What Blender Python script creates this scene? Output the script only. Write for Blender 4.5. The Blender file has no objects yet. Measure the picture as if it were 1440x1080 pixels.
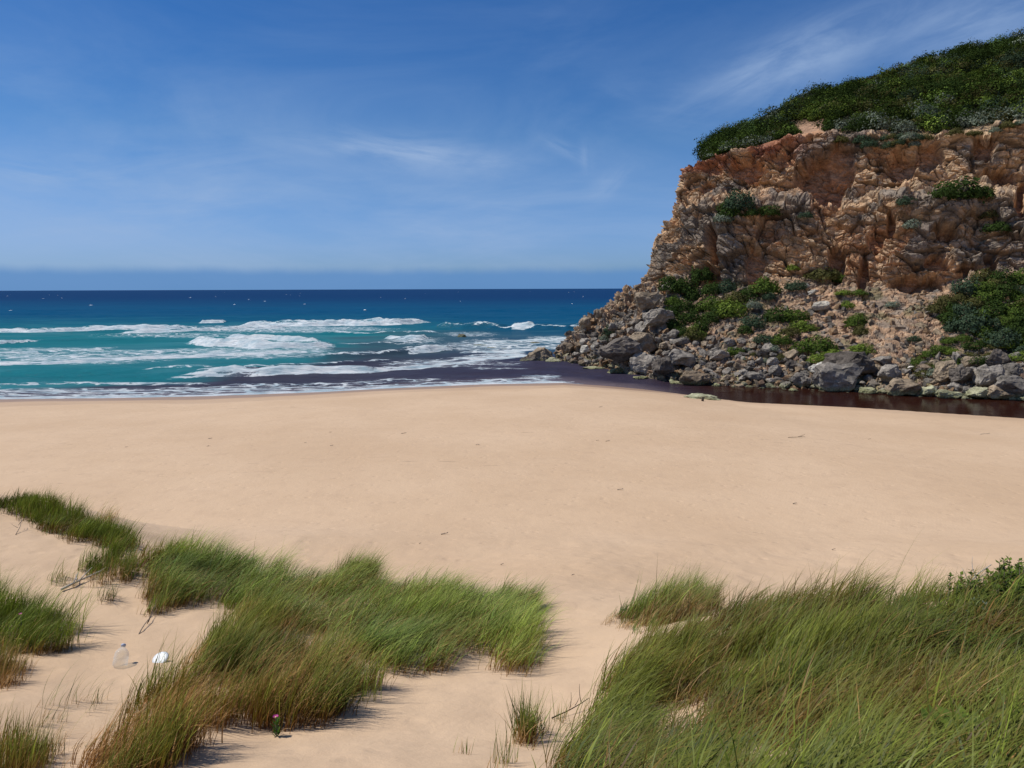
import bpy, bmesh, math, random
import numpy as np
from mathutils import Vector, Matrix, noise as mnoise

random.seed(7)
rng = np.random.default_rng(7)
SC = bpy.context.scene
COL = SC.collection

# ------------------------------------------------------------------ camera
H = 10.0                     # eye height above the sea
FPX = 1040.0                 # focal length in photo pixels (photo is 1440 wide)
PITCH = math.atan(134.0 / FPX)
ROLL = math.radians(0.2)
F_ = np.array([0, math.cos(PITCH), -math.sin(PITCH)])
R0_ = np.array([1.0, 0, 0])
U0_ = np.array([0, math.sin(PITCH), math.cos(PITCH)])
U_ = U0_ * math.cos(ROLL) + R0_ * math.sin(ROLL)
R_ = R0_ * math.cos(ROLL) - U0_ * math.sin(ROLL)
CAM = np.array([0, 0, H])

cam_data = bpy.data.cameras.new("camera")
cam = bpy.data.objects.new("camera", cam_data)
COL.objects.link(cam)
cam_data.sensor_width = 36.0
cam_data.lens = 36.0 * FPX / 1440.0
cam_data.clip_start = 0.1
cam_data.clip_end = 80000
m = Matrix(((R_[0], U_[0], -F_[0], 0), (R_[1], U_[1], -F_[1], 0), (R_[2], U_[2], -F_[2], H), (0, 0, 0, 1)))
cam.matrix_world = m
SC.camera = cam
SC.render.resolution_x = 1024
SC.render.resolution_y = 768

# ------------------------------------------------------------------ light
SUN_EL = math.radians(58)
SUN_AZ = math.radians(-84)          # from +Y towards -X
S = Vector((math.sin(SUN_AZ) * math.cos(SUN_EL), math.cos(SUN_AZ) * math.cos(SUN_EL), math.sin(SUN_EL)))
sun_d = bpy.data.lights.new("sun", 'SUN')
sun_d.energy = 4.2
sun_d.angle = math.radians(0.5)
sun_d.color = (1.0, 0.955, 0.88)
sun = bpy.data.objects.new("sun", sun_d)
sun.rotation_euler = S.to_track_quat('Z', 'Y').to_euler()
sun.location = (0, 0, 60)
COL.objects.link(sun)
SC.view_settings.view_transform = 'Standard'
SC.view_settings.look = 'None'
SC.view_settings.exposure = 0.0
SC.view_settings.gamma = 1.0


class NT:
    """small helper to write node trees"""
    def __init__(self, tree):
        self.t = tree
        tree.nodes.clear()

    def n(self, typ, **kw):
        nd = self.t.nodes.new(typ)
        for k, v in kw.items():
            if k.startswith('i_'):
                key = k[2:]
                key = int(key) if key.isdigit() else key.replace('_', ' ')
                self.put(nd.inputs[key], v)
            else:
                setattr(nd, k, v)
        return nd

    def put(self, sock, v):
        if isinstance(v, bpy.types.NodeSocket):
            self.t.links.new(v, sock)
        elif isinstance(v, (tuple, list)) and len(v) == 3 and sock.type == 'RGBA':
            sock.default_value = (v[0], v[1], v[2], 1)
        else:
            sock.default_value = v

    def math(self, op, a, b=None, c=None, clamp=False):
        nd = self.t.nodes.new('ShaderNodeMath')
        nd.operation = op
        nd.use_clamp = clamp
        self.put(nd.inputs[0], a)
        if b is not None: self.put(nd.inputs[1], b)
        if c is not None: self.put(nd.inputs[2], c)
        return nd.outputs[0]

    def mix(self, f, a, b, mode='MIX'):
        nd = self.t.nodes.new('ShaderNodeMix')
        nd.data_type = 'RGBA'
        nd.blend_type = mode
        self.put(nd.inputs[0], f)
        self.put(nd.inputs[6], a)
        self.put(nd.inputs[7], b)
        return nd.outputs[2]

    def noise(self, vec, scale, detail=4, rough=0.55, dist=0.0, out=0):
        nd = self.t.nodes.new('ShaderNodeTexNoise')
        self.put(nd.inputs['Vector'], vec)
        nd.inputs['Scale'].default_value = scale
        nd.inputs['Detail'].default_value = detail
        nd.inputs['Roughness'].default_value = rough
        nd.inputs['Distortion'].default_value = dist
        return nd.outputs[out]

    def mapping(self, vec, scale=(1, 1, 1), loc=(0, 0, 0), rot=(0, 0, 0)):
        nd = self.t.nodes.new('ShaderNodeMapping')
        self.put(nd.inputs['Vector'], vec)
        nd.inputs['Scale'].default_value = scale
        nd.inputs['Location'].default_value = loc
        nd.inputs['Rotation'].default_value = rot
        return nd.outputs[0]

    def rng(self, v, a, b, c=0.0, d=1.0, smooth=True):
        nd = self.t.nodes.new('ShaderNodeMapRange')
        nd.interpolation_type = 'SMOOTHSTEP' if smooth else 'LINEAR'
        self.put(nd.inputs[0], v)
        for i, x in enumerate((a, b, c, d)):
            self.put(nd.inputs[i + 1], x)
        return nd.outputs[0]

    def attr(self, name):
        nd = self.t.nodes.new('ShaderNodeAttribute')
        nd.attribute_name = name
        return nd


# ------------------------------------------------------------------ world
world = bpy.data.worlds.new("World")
SC.world = world
world.use_nodes = True
W = NT(world.node_tree)
sky = W.n('ShaderNodeTexSky', sky_type='NISHITA')
sky.sun_disc = False
sky.sun_elevation = SUN_EL
sky.sun_rotation = SUN_AZ
sky.altitude = 0
sky.air_density = 1.0
sky.dust_density = 0.3
sky.ozone_density = 2.5
tc = W.n('ShaderNodeTexCoord').outputs['Generated']
sp = W.n('ShaderNodeSeparateXYZ', i_0=tc)
dx, dy, dz = sp.outputs
az = W.math('ARCTAN2', dx, dy)                       # radians, + to the right
hor = W.math('SQRT', W.math('ADD', W.math('MULTIPLY', dx, dx), W.math('MULTIPLY', dy, dy)))
el = W.math('ARCTAN2', dz, hor)
ae = W.n('ShaderNodeCombineXYZ', i_0=az, i_1=el).outputs[0]


def streak(a0, e0, rot, la, lb, amp, sc=(1, 1, 1), thr=(0.35, 0.75), seed=0.0, dist=0.6):
    """a wisp of cirrus: rotated soft ellipse in azimuth/elevation times streaky noise"""
    v = W.mapping(W.n('ShaderNodeVectorMath', operation='SUBTRACT', i_0=ae, i_1=(a0, e0, 0)).outputs[0], rot=(0, 0, -rot))
    s = W.n('ShaderNodeSeparateXYZ', i_0=v)
    q = W.math('ADD', W.math('POWER', W.math('ABSOLUTE', W.math('DIVIDE', s.outputs[0], la)), 2.0),
               W.math('POWER', W.math('ABSOLUTE', W.math('DIVIDE', s.outputs[1], lb)), 2.0))
    g = W.math('EXPONENT', W.math('MULTIPLY', q, -1.0))
    nz = W.noise(W.mapping(v, scale=sc, loc=(seed, seed, 0)), 6.0, 7, 0.6, dist)
    return W.math('MULTIPLY', W.math('MULTIPLY', g, W.rng(nz, thr[0], thr[1])), amp)


def pix_ae(px, py):
    d = R_ * (px - 720) / FPX + U_ * (540 - py) / FPX + F_
    return math.atan2(d[0], d[1]), math.atan2(d[2], math.hypot(d[0], d[1]))


wisps = []
for (p, q, wid, amp, sc, thr) in [
        ((980, 140), (1300, 5), 0.030, 0.85, (1, 3.5, 1), (0.2, 0.75)),
        ((1250, 60), (1500, 0), 0.03, 0.6, (1, 3, 1), (0.25, 0.75)),
        ((430, 200), (720, 228), 0.020, 0.75, (1.2, 6, 1), (0.28, 0.8)),
        ((760, 195), (830, 225), 0.008, 0.35, (2, 8, 1), (0.25, 0.7)),
        ((822, 200), (826, 240), 0.007, 0.28, (2, 8, 1), (0.2, 0.7)),
        ((830, 280), (880, 235), 0.014, 0.30, (2, 6, 1), (0.2, 0.7)),
        ((-60, 225), (160, 260), 0.020, 0.6, (1, 6, 1), (0.25, 0.8)),
        ((850, 120), (900, 135), 0.012, 0.15, (1, 4, 1), (0.2, 0.7)),
        ((0, 300), (420, 250), 0.07, 0.55, (1, 5, 1), (0.2, 0.9)),
        ((300, 300), (900, 320), 0.06, 0.35, (1, 6, 1), (0.3, 0.9)),
        ((700, 60), (900, 20), 0.06, 0.14, (1, 3, 1), (0.3, 0.9))]:
    a = pix_ae(*p); b = pix_ae(*q)
    ln = math.hypot(b[0] - a[0], b[1] - a[1])
    rot = math.atan2(b[1] - a[1], b[0] - a[0])
    wisps.append(streak((a[0] + b[0]) / 2, (a[1] + b[1]) / 2, rot, ln * 0.5, wid, amp, sc, thr, seed=len(wisps) * 3.7))
tot = wisps[0]
for w_ in wisps[1:]:
    tot = W.math('ADD', tot, w_)
tot = W.math('MINIMUM', tot, 0.8)
vn = W.noise(W.mapping(ae, scale=(1, 3.2, 1), rot=(0, 0, -0.25)), 2.6, 9, 0.6, 0.7)
veil = W.math('MULTIPLY', W.rng(vn, 0.30, 0.78), W.rng(el, 0.02, 0.36, 0.55, 0.10))
tot = W.math('ADD', tot, veil)
skyc = W.n('ShaderNodeGamma', i_0=sky.outputs[0], i_1=1.0).outputs[0]
rampn = W.n('ShaderNodeValToRGB', i_0=W.math('MULTIPLY', el, 2.0))
rr_ = rampn.color_ramp
rr_.elements[0].position = 0.0; rr_.elements[0].color = (0.30, 0.52, 1.02, 1)
rr_.elements[1].position = 1.0; rr_.elements[1].color = (0.20, 0.50, 0.86, 1)
for p_, c_ in ((0.11, (0.40, 0.60, 1.08)), (0.25, (0.40, 0.62, 0.98)), (0.38, (0.34, 0.60, 0.92)), (0.68, (0.185, 0.49, 0.87))):
    e_ = rr_.elements.new(p_); e_.color = (*c_, 1)
skyc = W.mix(1.0, skyc, rampn.outputs[0], 'MULTIPLY')
skyc = W.mix(tot, skyc, (3.4, 4.7, 7.0))
# bluish marine layer lying on the horizon, with ragged tops
topn = W.noise(W.mapping(ae, scale=(1, 0.2, 1)), 14.0, 5, 0.6)
band = W.rng(W.math('ADD', el, W.math('MULTIPLY', W.math('SUBTRACT', topn, 0.5), 0.012)), 0.017, 0.032, 0.8, 0.0)
skyc = W.mix(band, skyc, (1.05, 2.6, 5.5))
bg = W.n('ShaderNodeBackground', i_Color=skyc, i_Strength=0.10)
W.n('ShaderNodeOutputWorld', i_Surface=bg.outputs[0])


# ------------------------------------------------------------------ maths helpers
def ray(px, py):
    return R_ * (px - 720) / FPX + U_ * (540 - py) / FPX + F_


def at_y(px, py, Y):
    d = ray(px, py)
    return CAM + d * (Y / d[1])


def at_z(px, py, z=0.0):
    d = ray(px, py)
    return CAM + d * ((z - H) / d[2])


def proj(P):
    """world points (n,3) -> photo pixels and depth"""
    Q = P - CAM
    a = Q @ R_; b = Q @ U_; c = Q @ F_
    c = np.where(np.abs(c) < 1e-6, 1e-6, c)
    return 720 + FPX * a / c, 540 - FPX * b / c, c


def sst(a, b, x):
    t = np.clip((x - a) / (b - a), 0, 1)
    return t * t * (3 - 2 * t)


def _hash(ix, iy, iz, seed):
    h = (ix.astype(np.int64) * 374761393 + iy.astype(np.int64) * 668265263 + iz.astype(np.int64) * 2147483647 + seed * 974634777) & 0xFFFFFFFF
    h = (h ^ (h >> 13)) * 1274126177 & 0xFFFFFFFF
    h = (h ^ (h >> 16)) * 2246822519 & 0xFFFFFFFF
    h = h ^ (h >> 15)
    return h.astype(np.float64) / 4294967295.0


def vnoise(P, seed=0):
    I = np.floor(P); Fr = P - I
    Fr = Fr * Fr * Fr * (Fr * (Fr * 6 - 15) + 10)
    I = I.astype(np.int64)
    r = 0
    for dx_ in (0, 1):
        wx = Fr[:, 0] if dx_ else 1 - Fr[:, 0]
        for dy_ in (0, 1):
            wy = Fr[:, 1] if dy_ else 1 - Fr[:, 1]
            for dz_ in (0, 1):
                wz = Fr[:, 2] if dz_ else 1 - Fr[:, 2]
                r = r + wx * wy * wz * _hash(I[:, 0] + dx_, I[:, 1] + dy_, I[:, 2] + dz_, seed)
    return r * 2 - 1


def fbm(P, oct=4, seed=0, gain=0.5, lac=2.03):
    r = 0; a = 1.0; t = 0
    for o in range(oct):
        r = r + a * vnoise(P + 17.3 * o, seed + o)
        t += a
        a *= gain
        P = P * lac
    return r / t * 1.6


def ridged(P, oct=3, seed=0):
    r = 0; a = 1; t = 0
    for o in range(oct):
        r = r + a * (1 - np.abs(vnoise(P + 9.1 * o, seed + o)) * 2)
        t += a; a *= .5; P = P * 2.1
    return r / t


def voro(P, seed=0):
    """returns F1, F2, random value of the cell, second random value"""
    I = np.floor(P).astype(np.int64)
    n = len(P)
    f1 = np.full(n, 9.0); f2 = np.full(n, 9.0); c1 = np.zeros(n); c2 = np.zeros(n)
    for a in (-1, 0, 1):
        for b in (-1, 0, 1):
            for c in (-1, 0, 1):
                X = I[:, 0] + a; Y = I[:, 1] + b; Z = I[:, 2] + c
                qx = X + _hash(X, Y, Z, seed); qy = Y + _hash(X, Y, Z, seed + 1); qz = Z + _hash(X, Y, Z, seed + 2)
                d = np.sqrt((P[:, 0] - qx) ** 2 + (P[:, 1] - qy) ** 2 + (P[:, 2] - qz) ** 2)
                near = d < f1
                f2 = np.where(near, f1, np.minimum(f2, d))
                c1 = np.where(near, _hash(X, Y, Z, seed + 3), c1)
                c2 = np.where(near, _hash(X, Y, Z, seed + 4), c2)
                f1 = np.where(near, d, f1)
    return f1, f2, c1, c2


def srgb(r, g, b):
    f = lambda c: (c / 255 / 12.92) if c / 255 <= 0.04045 else ((c / 255 + 0.055) / 1.055) ** 2.4
    return np.array([f(r), f(g), f(b)])


def in_poly(x, y, poly):
    inside = np.zeros(np.shape(x), bool)
    n = len(poly)
    for i in range(n):
        x1, y1 = poly[i]; x2, y2 = poly[(i + 1) % n]
        c = ((y1 > y) != (y2 > y)) & (x < (x2 - x1) * (y - y1) / ((y2 - y1) if y2 != y1 else 1e-9) + x1)
        inside ^= c
    return inside


def pl_dist(x, y, pts, sy=1.0):
    """distance to a polyline (y scaled by sy), fraction along it, signed offset in y"""
    best = np.full(np.shape(x), 1e9); tt = np.zeros(np.shape(x)); sg = np.zeros(np.shape(x))
    L = len(pts) - 1
    for i in range(L):
        x1, y1 = pts[i]; x2, y2 = pts[i + 1]
        ex, ey = x2 - x1, (y2 - y1) * sy
        t = np.clip(((x - x1) * ex + (y - y1) * sy * ey) / (ex * ex + ey * ey + 1e-12), 0, 1)
        qx = x - x1 - t * ex; qy = (y - y1) * sy - t * ey
        d = np.hypot(qx, qy)
        m_ = d < best
        best = np.where(m_, d, best); tt = np.where(m_, (i + t) / L, tt); sg = np.where(m_, qy, sg)
    return best, tt, sg


# ------------------------------------------------------------------ object helpers
def mesh_np(name, V, Fc, mat=None, parent=None, smooth=True, attrs=None, link=True):
    """V (n,3), Fc (m,k) -> one mesh object"""
    me = bpy.data.meshes.new(name)
    V = np.ascontiguousarray(V, dtype=np.float32)
    Fc = np.ascontiguousarray(Fc, dtype=np.int32)
    k = Fc.shape[1]
    me.vertices.add(len(V)); me.vertices.foreach_set('co', V.ravel())
    me.loops.add(Fc.size); me.loops.foreach_set('vertex_index', Fc.ravel())
    me.polygons.add(len(Fc))
    me.polygons.foreach_set('loop_start', np.arange(0, Fc.size, k, dtype=np.int32))
    me.polygons.foreach_set('loop_total', np.full(len(Fc), k, dtype=np.int32))
    me.polygons.foreach_set('use_smooth', np.full(len(Fc), smooth, dtype=bool))
    for an, arr in (attrs or {}).items():
        arr = np.asarray(arr)
        if arr.ndim == 1:
            at = me.attributes.new(an, 'FLOAT', 'POINT')
            at.data.foreach_set('value', np.ascontiguousarray(arr, dtype=np.float32))
        else:
            at = me.attributes.new(an, 'FLOAT_COLOR', 'POINT')
            c = np.ones((len(V), 4), dtype=np.float32); c[:, :3] = arr[:, :3]
            at.data.foreach_set('color', c.ravel())
    me.update(calc_edges=True)
    if mat: me.materials.append(mat)
    o = bpy.data.objects.new(name, me)
    if parent: o.parent = parent
    if link: COL.objects.link(o)
    return o


def grid_faces(nr, nc):
    i = np.arange(nr - 1)[:, None] * nc + np.arange(nc - 1)[None, :]
    i = i.ravel()
    return np.stack([i, i + 1, i + nc + 1, i + nc], 1)


def tag(o, label=None, cat=None, group=None, kind=None):
    if label: o['label'] = label
    if cat: o['category'] = cat
    if group: o['group'] = group
    if kind: o['kind'] = kind
    return o


def empty(name, loc, label, cat, group=None):
    o = bpy.data.objects.new(name, None)
    o.location = loc
    o.empty_display_size = 0.2
    COL.objects.link(o)
    return tag(o, label, cat, group)


def new_mat(name):
    mt = bpy.data.materials.new(name)
    mt.use_nodes = True
    return mt, NT(mt.node_tree)


def simple_mat(name, col, rough=0.8, var=0.15, scale=6.0, bump=0.2, trans=0.0, spec=0.3):
    mt, N = new_mat(name)
    co = N.n('ShaderNodeTexCoord').outputs['Object']
    nz = N.noise(co, scale, 5, 0.6)
    c = N.mix(N.rng(nz, 0.3, 0.7), tuple(np.array(col) * (1 - var)), tuple(np.minimum(np.array(col) * (1 + var), 1)))
    b = N.n('ShaderNodeBump', i_Strength=bump, i_Distance=0.02, i_Height=nz)
    p = N.n('ShaderNodeBsdfPrincipled', i_Base_Color=c, i_Roughness=rough, i_Normal=b.outputs[0])
    p.inputs['Transmission Weight'].default_value = trans
    p.inputs['Specular IOR Level'].default_value = spec
    N.n('ShaderNodeOutputMaterial', i_Surface=p.outputs[0])
    return mt


# ------------------------------------------------------------------ materials
def mat_sand():
    mt, N = new_mat('sand')
    co = N.n('ShaderNodeTexCoord').outputs['Object']
    n1 = N.noise(co, 0.12, 4, 0.6)
    n2 = N.noise(co, 1.3, 6, 0.65)
    n3 = N.noise(co, 60.0, 3, 0.7)
    base = N.mix(N.rng(n1, 0.3, 0.7), (0.545, 0.378, 0.235), (0.605, 0.430, 0.276))
    base = N.mix(N.math('MULTIPLY', N.rng(n2, 0.45, 0.75), 0.35), base, (0.47, 0.325, 0.21))
    base = N.mix(N.math('MULTIPLY', N.rng(n3, 0.55, 0.8), 0.30), base, (0.36, 0.25, 0.17))
    # lines of fine wrack left by old tides, running along the beach
    n4 = N.noise(N.mapping(co, scale=(0.25, 1.4, 1)), 2.2, 5, 0.7)
    n5 = N.noise(N.mapping(co, scale=(0.03, 0.22, 1)), 1.0, 3, 0.5)
    dr = N.math('MULTIPLY', N.rng(n4, 0.60, 0.72), N.rng(n5, 0.50, 0.62))
    bch = N.attr('beach').outputs['Fac']
    base = N.mix(N.math('MULTIPLY', N.math('MULTIPLY', dr, 0.8), bch), base, (0.30, 0.205, 0.14))
    lit = N.noise(co, 9.0, 4, 0.75)
    base = N.mix(N.math('MULTIPLY', N.rng(lit, 0.70, 0.78), 0.5), base, (0.28, 0.19, 0.12))
    wet = N.attr('wet').outputs['Fac']
    base = N.mix(wet, base, (0.305, 0.195, 0.125))
    # wind ripples + footprints
    wv = N.n('ShaderNodeTexWave', wave_type='BANDS', bands_direction='X', i_Vector=N.mapping(co, rot=(0, 0, 0.5)), i_Scale=2.4, i_Distortion=5.0, i_Detail=3.0)
    wv.inputs['Detail Scale'].default_value = 1.2
    vo = N.n('ShaderNodeTexVoronoi', i_Vector=co, i_Scale=1.7)
    pit = N.rng(vo.outputs['Distance'], 0.0, 0.28)
    h = N.math('ADD', N.math('MULTIPLY', N.math('MULTIPLY', wv.outputs['Fac'], N.rng(n1, 0.5, 0.7)), 0.025), N.math('MULTIPLY', n2, 0.9))
    h = N.math('ADD', h, N.math('MULTIPLY', pit, 0.35))
    h = N.math('ADD', h, N.math('MULTIPLY', n3, 0.06))
    b = N.n('ShaderNodeBump', i_Strength=0.75, i_Distance=0.075, i_Height=h)
    rough = N.math('SUBTRACT', 0.92, N.math('MULTIPLY', wet, 0.45))
    p = N.n('ShaderNodeBsdfPrincipled', i_Base_Color=base, i_Roughness=rough, i_Normal=b.outputs[0])
    p.inputs['Specular IOR Level'].default_value = 0.25
    N.n('ShaderNodeOutputMaterial', i_Surface=p.outputs[0])
    return mt


def mat_sea():
    mt, N = new_mat('sea_water')
    co = N.n('ShaderNodeTexCoord').outputs['Object']
    body = N.attr('Col').outputs['Color']
    foam = N.attr('foam').outputs['Fac']
    calm = N.attr('calm').outputs['Fac']
    s = N.n('ShaderNodeSeparateXYZ', i_0=co)
    # ripples, coarser with size of sea
    b1 = N.noise(N.mapping(co, scale=(0.6, 1, 1)), 1.6, 6, 0.62, 0.3)
    b2 = N.noise(N.mapping(co, scale=(0.5, 1, 1), rot=(0, 0, 0.12)), 0.22, 5, 0.6, 0.3)
    hh = N.math('ADD', N.math('MULTIPLY', b1, 0.35), N.math('MULTIPLY', b2, 2.0))
    bs = N.rng(calm, 0, 1, 0.9, 0.06, False)
    bump = N.n('ShaderNodeBump', i_Distance=0.6, i_Height=hh, i_Strength=bs)
    tone = N.noise(N.mapping(co, scale=(0.25, 1, 1)), 0.12, 6, 0.65)
    body2 = N.mix(N.math('MULTIPLY', N.rng(tone, 0.35, 0.7), 0.30), body, N.mix(1.0, body, (0.45, 0.5, 0.6), 'MULTIPLY'))
    lw = N.n('ShaderNodeFresnel', i_0=1.33)
    N.put(lw.inputs['Normal'], bump.outputs[0])
    refl = N.math('MINIMUM', N.math('MULTIPLY', lw.outputs[0], 0.55), N.rng(calm, 0, 1, 0.085, 0.40, False))
    dif = N.n('ShaderNodeBsdfDiffuse', i_Color=body2, i_Normal=bump.outputs[0])
    glo = N.n('ShaderNodeBsdfGlossy', i_Color=(0.85, 0.93, 1.0), i_Roughness=0.12, i_Normal=bump.outputs[0])
    water = N.n('ShaderNodeMixShader', i_0=refl, i_1=dif.outputs[0], i_2=glo.outputs[0])
    # foam: attribute thresholded by lacy noise
    f1 = N.noise(N.mapping(co, scale=(0.22, 1, 1)), 1.3, 8, 0.72, 0.5)
    f2 = N.n('ShaderNodeTexVoronoi', feature='DISTANCE_TO_EDGE', i_Vector=N.mapping(
        N.n('ShaderNodeVectorMath', operation='ADD', i_0=co, i_1=N.noise(co, 0.8, 3, 0.6, 0, 1)).outputs[0], scale=(0.35, 0.9, 1)), i_Scale=0.9)
    lace = N.rng(f2.outputs['Distance'], 0.0, 0.16, 1.0, 0.0)
    tex = N.math('ADD', N.math('MULTIPLY', f1, 1.0), N.math('MULTIPLY', lace, 0.22))
    fm = N.math('ADD', foam, N.math('MULTIPLY', N.math('SUBTRACT', tex, 0.5), N.rng(foam, 0.0, 0.25, 0.0, 2.2)))
    fac = N.math('MULTIPLY', N.rng(fm, 0.34, 0.66), N.rng(foam, 0.0, 0.08))
    fb = N.n('ShaderNodeBump', i_Distance=0.9, i_Strength=0.9, i_Height=f1)
    ftone = N.noise(N.mapping(co, scale=(0.5, 1, 1)), 0.6, 6, 0.7)
    fcol = N.mix(N.rng(ftone, 0.3, 0.65), (0.38, 0.52, 0.58), (0.80, 0.83, 0.83))
    fd = N.n('ShaderNodeBsdfDiffuse', i_Color=fcol, i_Normal=fb.outputs[0])
    fin = N.n('ShaderNodeMixShader', i_0=fac, i_1=water.outputs[0], i_2=fd.outputs[0])
    N.n('ShaderNodeOutputMaterial', i_Surface=fin.outputs[0])
    return mt


def mat_rock(name, use_attr=True, col=(0.2, 0.17, 0.14), alt=(0.3, 0.24, 0.18), fine=1.0):
    mt, N = new_mat(name)
    co = N.n('ShaderNodeTexCoord').outputs['Object']
    gp = N.n('ShaderNodeNewGeometry').outputs['Position']
    n1 = N.noise(gp, 0.9 * fine, 8, 0.68, 0.2)
    n2 = N.noise(gp, 4.5 * fine, 7, 0.7)
    n3 = N.noise(N.mapping(gp, rot=(0.0, 0.25, 0), scale=(0.5, 0.5, 3.5)), 0.8 * fine, 5, 0.65)
    if use_attr:
        base = N.attr('Col').outputs['Color']
    else:
        oi = N.n('ShaderNodeObjectInfo').outputs['Random']
        base = N.mix(N.rng(N.math('ADD', N.math('MULTIPLY', oi, 0.6), N.math('MULTIPLY', n1, 0.5)), 0.15, 0.95), col, alt)
    k = N.math('MULTIPLY', N.rng(n1, 0.25, 0.75, 0.55, 1.35), N.rng(n2, 0.25, 0.75, 0.72, 1.28))
    k = N.math('MULTIPLY', k, N.rng(n3, 0.3, 0.7, 0.82, 1.16))
    c = N.n('ShaderNodeCombineXYZ', i_0=k, i_1=k, i_2=k).outputs[0]
    col_ = N.mix(1.0, base, c, 'MULTIPLY')
    if not use_attr:
        # weed and algae where the stone stands in the creek
        z = N.n('ShaderNodeSeparateXYZ', i_0=gp).outputs[2]
        al = N.math('MULTIPLY', N.rng(N.math('ADD', z, N.math('MULTIPLY', n1, 0.7)), 0.45, 1.05, 1.0, 0.0), 0.75)
        col_ = N.mix(al, col_, N.mix(N.rng(n2, 0.4, 0.6), (0.17, 0.16, 0.06), (0.30, 0.31, 0.17)))
        dk = N.rng(N.math('ADD', z, N.math('MULTIPLY', n2, 0.2)), 0.12, 0.3, 0.85, 0.0)
        col_ = N.mix(dk, col_, (0.035, 0.026, 0.018))
    h = N.math('ADD', N.math('MULTIPLY', n2, 0.5), N.math('ADD', N.math('MULTIPLY', n1, 0.9), N.math('MULTIPLY', n3, 0.5)))
    b = N.n('ShaderNodeBump', i_Strength=0.7, i_Distance=0.12 / fine, i_Height=h)
    p = N.n('ShaderNodeBsdfPrincipled', i_Base_Color=col_, i_Roughness=0.9, i_Normal=b.outputs[0])
    p.inputs['Specular IOR Level'].default_value = 0.2
    N.n('ShaderNodeOutputMaterial', i_Surface=p.outputs[0])
    return mt


def mat_leaf(name, trans=0.25, gloss=0.08, rough=0.45):
    mt, N = new_mat(name)
    c = N.attr('Col').outputs['Color']
    d = N.n('ShaderNodeBsdfDiffuse', i_Color=c)
    t = N.n('ShaderNodeBsdfTranslucent', i_Color=N.mix(1.0, c, (1.3, 1.3, 0.7), 'MULTIPLY'))
    g = N.n('ShaderNodeBsdfGlossy', i_Color=(1, 1, 1), i_Roughness=rough)
    m1 = N.n('ShaderNodeMixShader', i_0=trans, i_1=d.outputs[0], i_2=t.outputs[0])
    m2 = N.n('ShaderNodeMixShader', i_0=gloss, i_1=m1.outputs[0], i_2=g.outputs[0])
    N.n('ShaderNodeOutputMaterial', i_Surface=m2.outputs[0])
    return mt


M_SAND = mat_sand()
M_SEA = mat_sea()
M_CLIFF = mat_rock('cliff_rock', True)
M_GRASS = mat_leaf('marram_grass', 0.16, 0.012, 0.5)
M_LEAF = mat_leaf('scrub_leaves', 0.15, 0.0, 0.5)
B_GREY = mat_rock('grey_boulder', False, (0.17, 0.15, 0.125), (0.30, 0.265, 0.22), 1.2)
B_DARK = mat_rock('dark_boulder', False, (0.11, 0.092, 0.075), (0.17, 0.145, 0.12), 1.2)
B_TAN = mat_rock('tan_boulder', False, (0.20, 0.15, 0.10), (0.32, 0.25, 0.17), 1.2)
B_PALE = mat_rock('pale_boulder', False, (0.46, 0.41, 0.32), (0.58, 0.54, 0.46), 1.2)
B_GREEN = mat_rock('algae_boulder', False, (0.24, 0.23, 0.12), (0.40, 0.38, 0.24), 1.2)
B_PALEGREEN = mat_rock('pale_green_slab', False, (0.36, 0.35, 0.22), (0.50, 0.48, 0.34), 1.2)
M_WOOD = simple_mat('weathered_wood', (0.20, 0.16, 0.125), 0.85, 0.3, 9)
M_DARKWOOD = simple_mat('dark_driftwood', (0.05, 0.035, 0.025), 0.85, 0.3, 9)

# ------------------------------------------------------------------ ground
WL = [(-900, 600), (-300, 574), (0, 561.5), (150, 560), (300, 557), (450, 551.5), (560, 545.5), (680, 540.5), (790, 538.5),
      (850, 542.5), (900, 547), (950, 553), (1000, 559.5), (1050, 566), (1110, 569), (1200, 573.5), (1300, 580), (1440, 589), (1650, 606), (2200, 660)]
WLW = np.array([at_z(*p)[:2] for p in WL])
WLX = np.concatenate([[-4000, -400], WLW[:, 0], [160, 400, 4000]])
WLY = np.concatenate([[30, 52], WLW[:, 1], [30, 10, -400]])
_o = np.argsort(WLX); WLX = WLX[_o]; WLY = WLY[_o]


def beach_z(x, y):
    d = np.interp(x, WLX, WLY) - y
    riv = sst(12, 26, x)
    up = 1.35 * (1 - np.exp(-np.maximum(d, 0) / 20)) + 0.55 * sst(0, 45, d) + riv * 0.10 * sst(0, 0.9, d) - riv * 0.8 * np.exp(-np.maximum(d - 6, 0) / 14) * sst(0, 14, d) * 0.5
    up = up + 0.10 * sst(7, 9.5, d + 1.2 * np.sin(x * 0.11)) * (1 - riv)
    dn = np.maximum(d * (0.045 + 0.25 * riv), -3.0)
    return np.where(d > 0, up, dn), d


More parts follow.
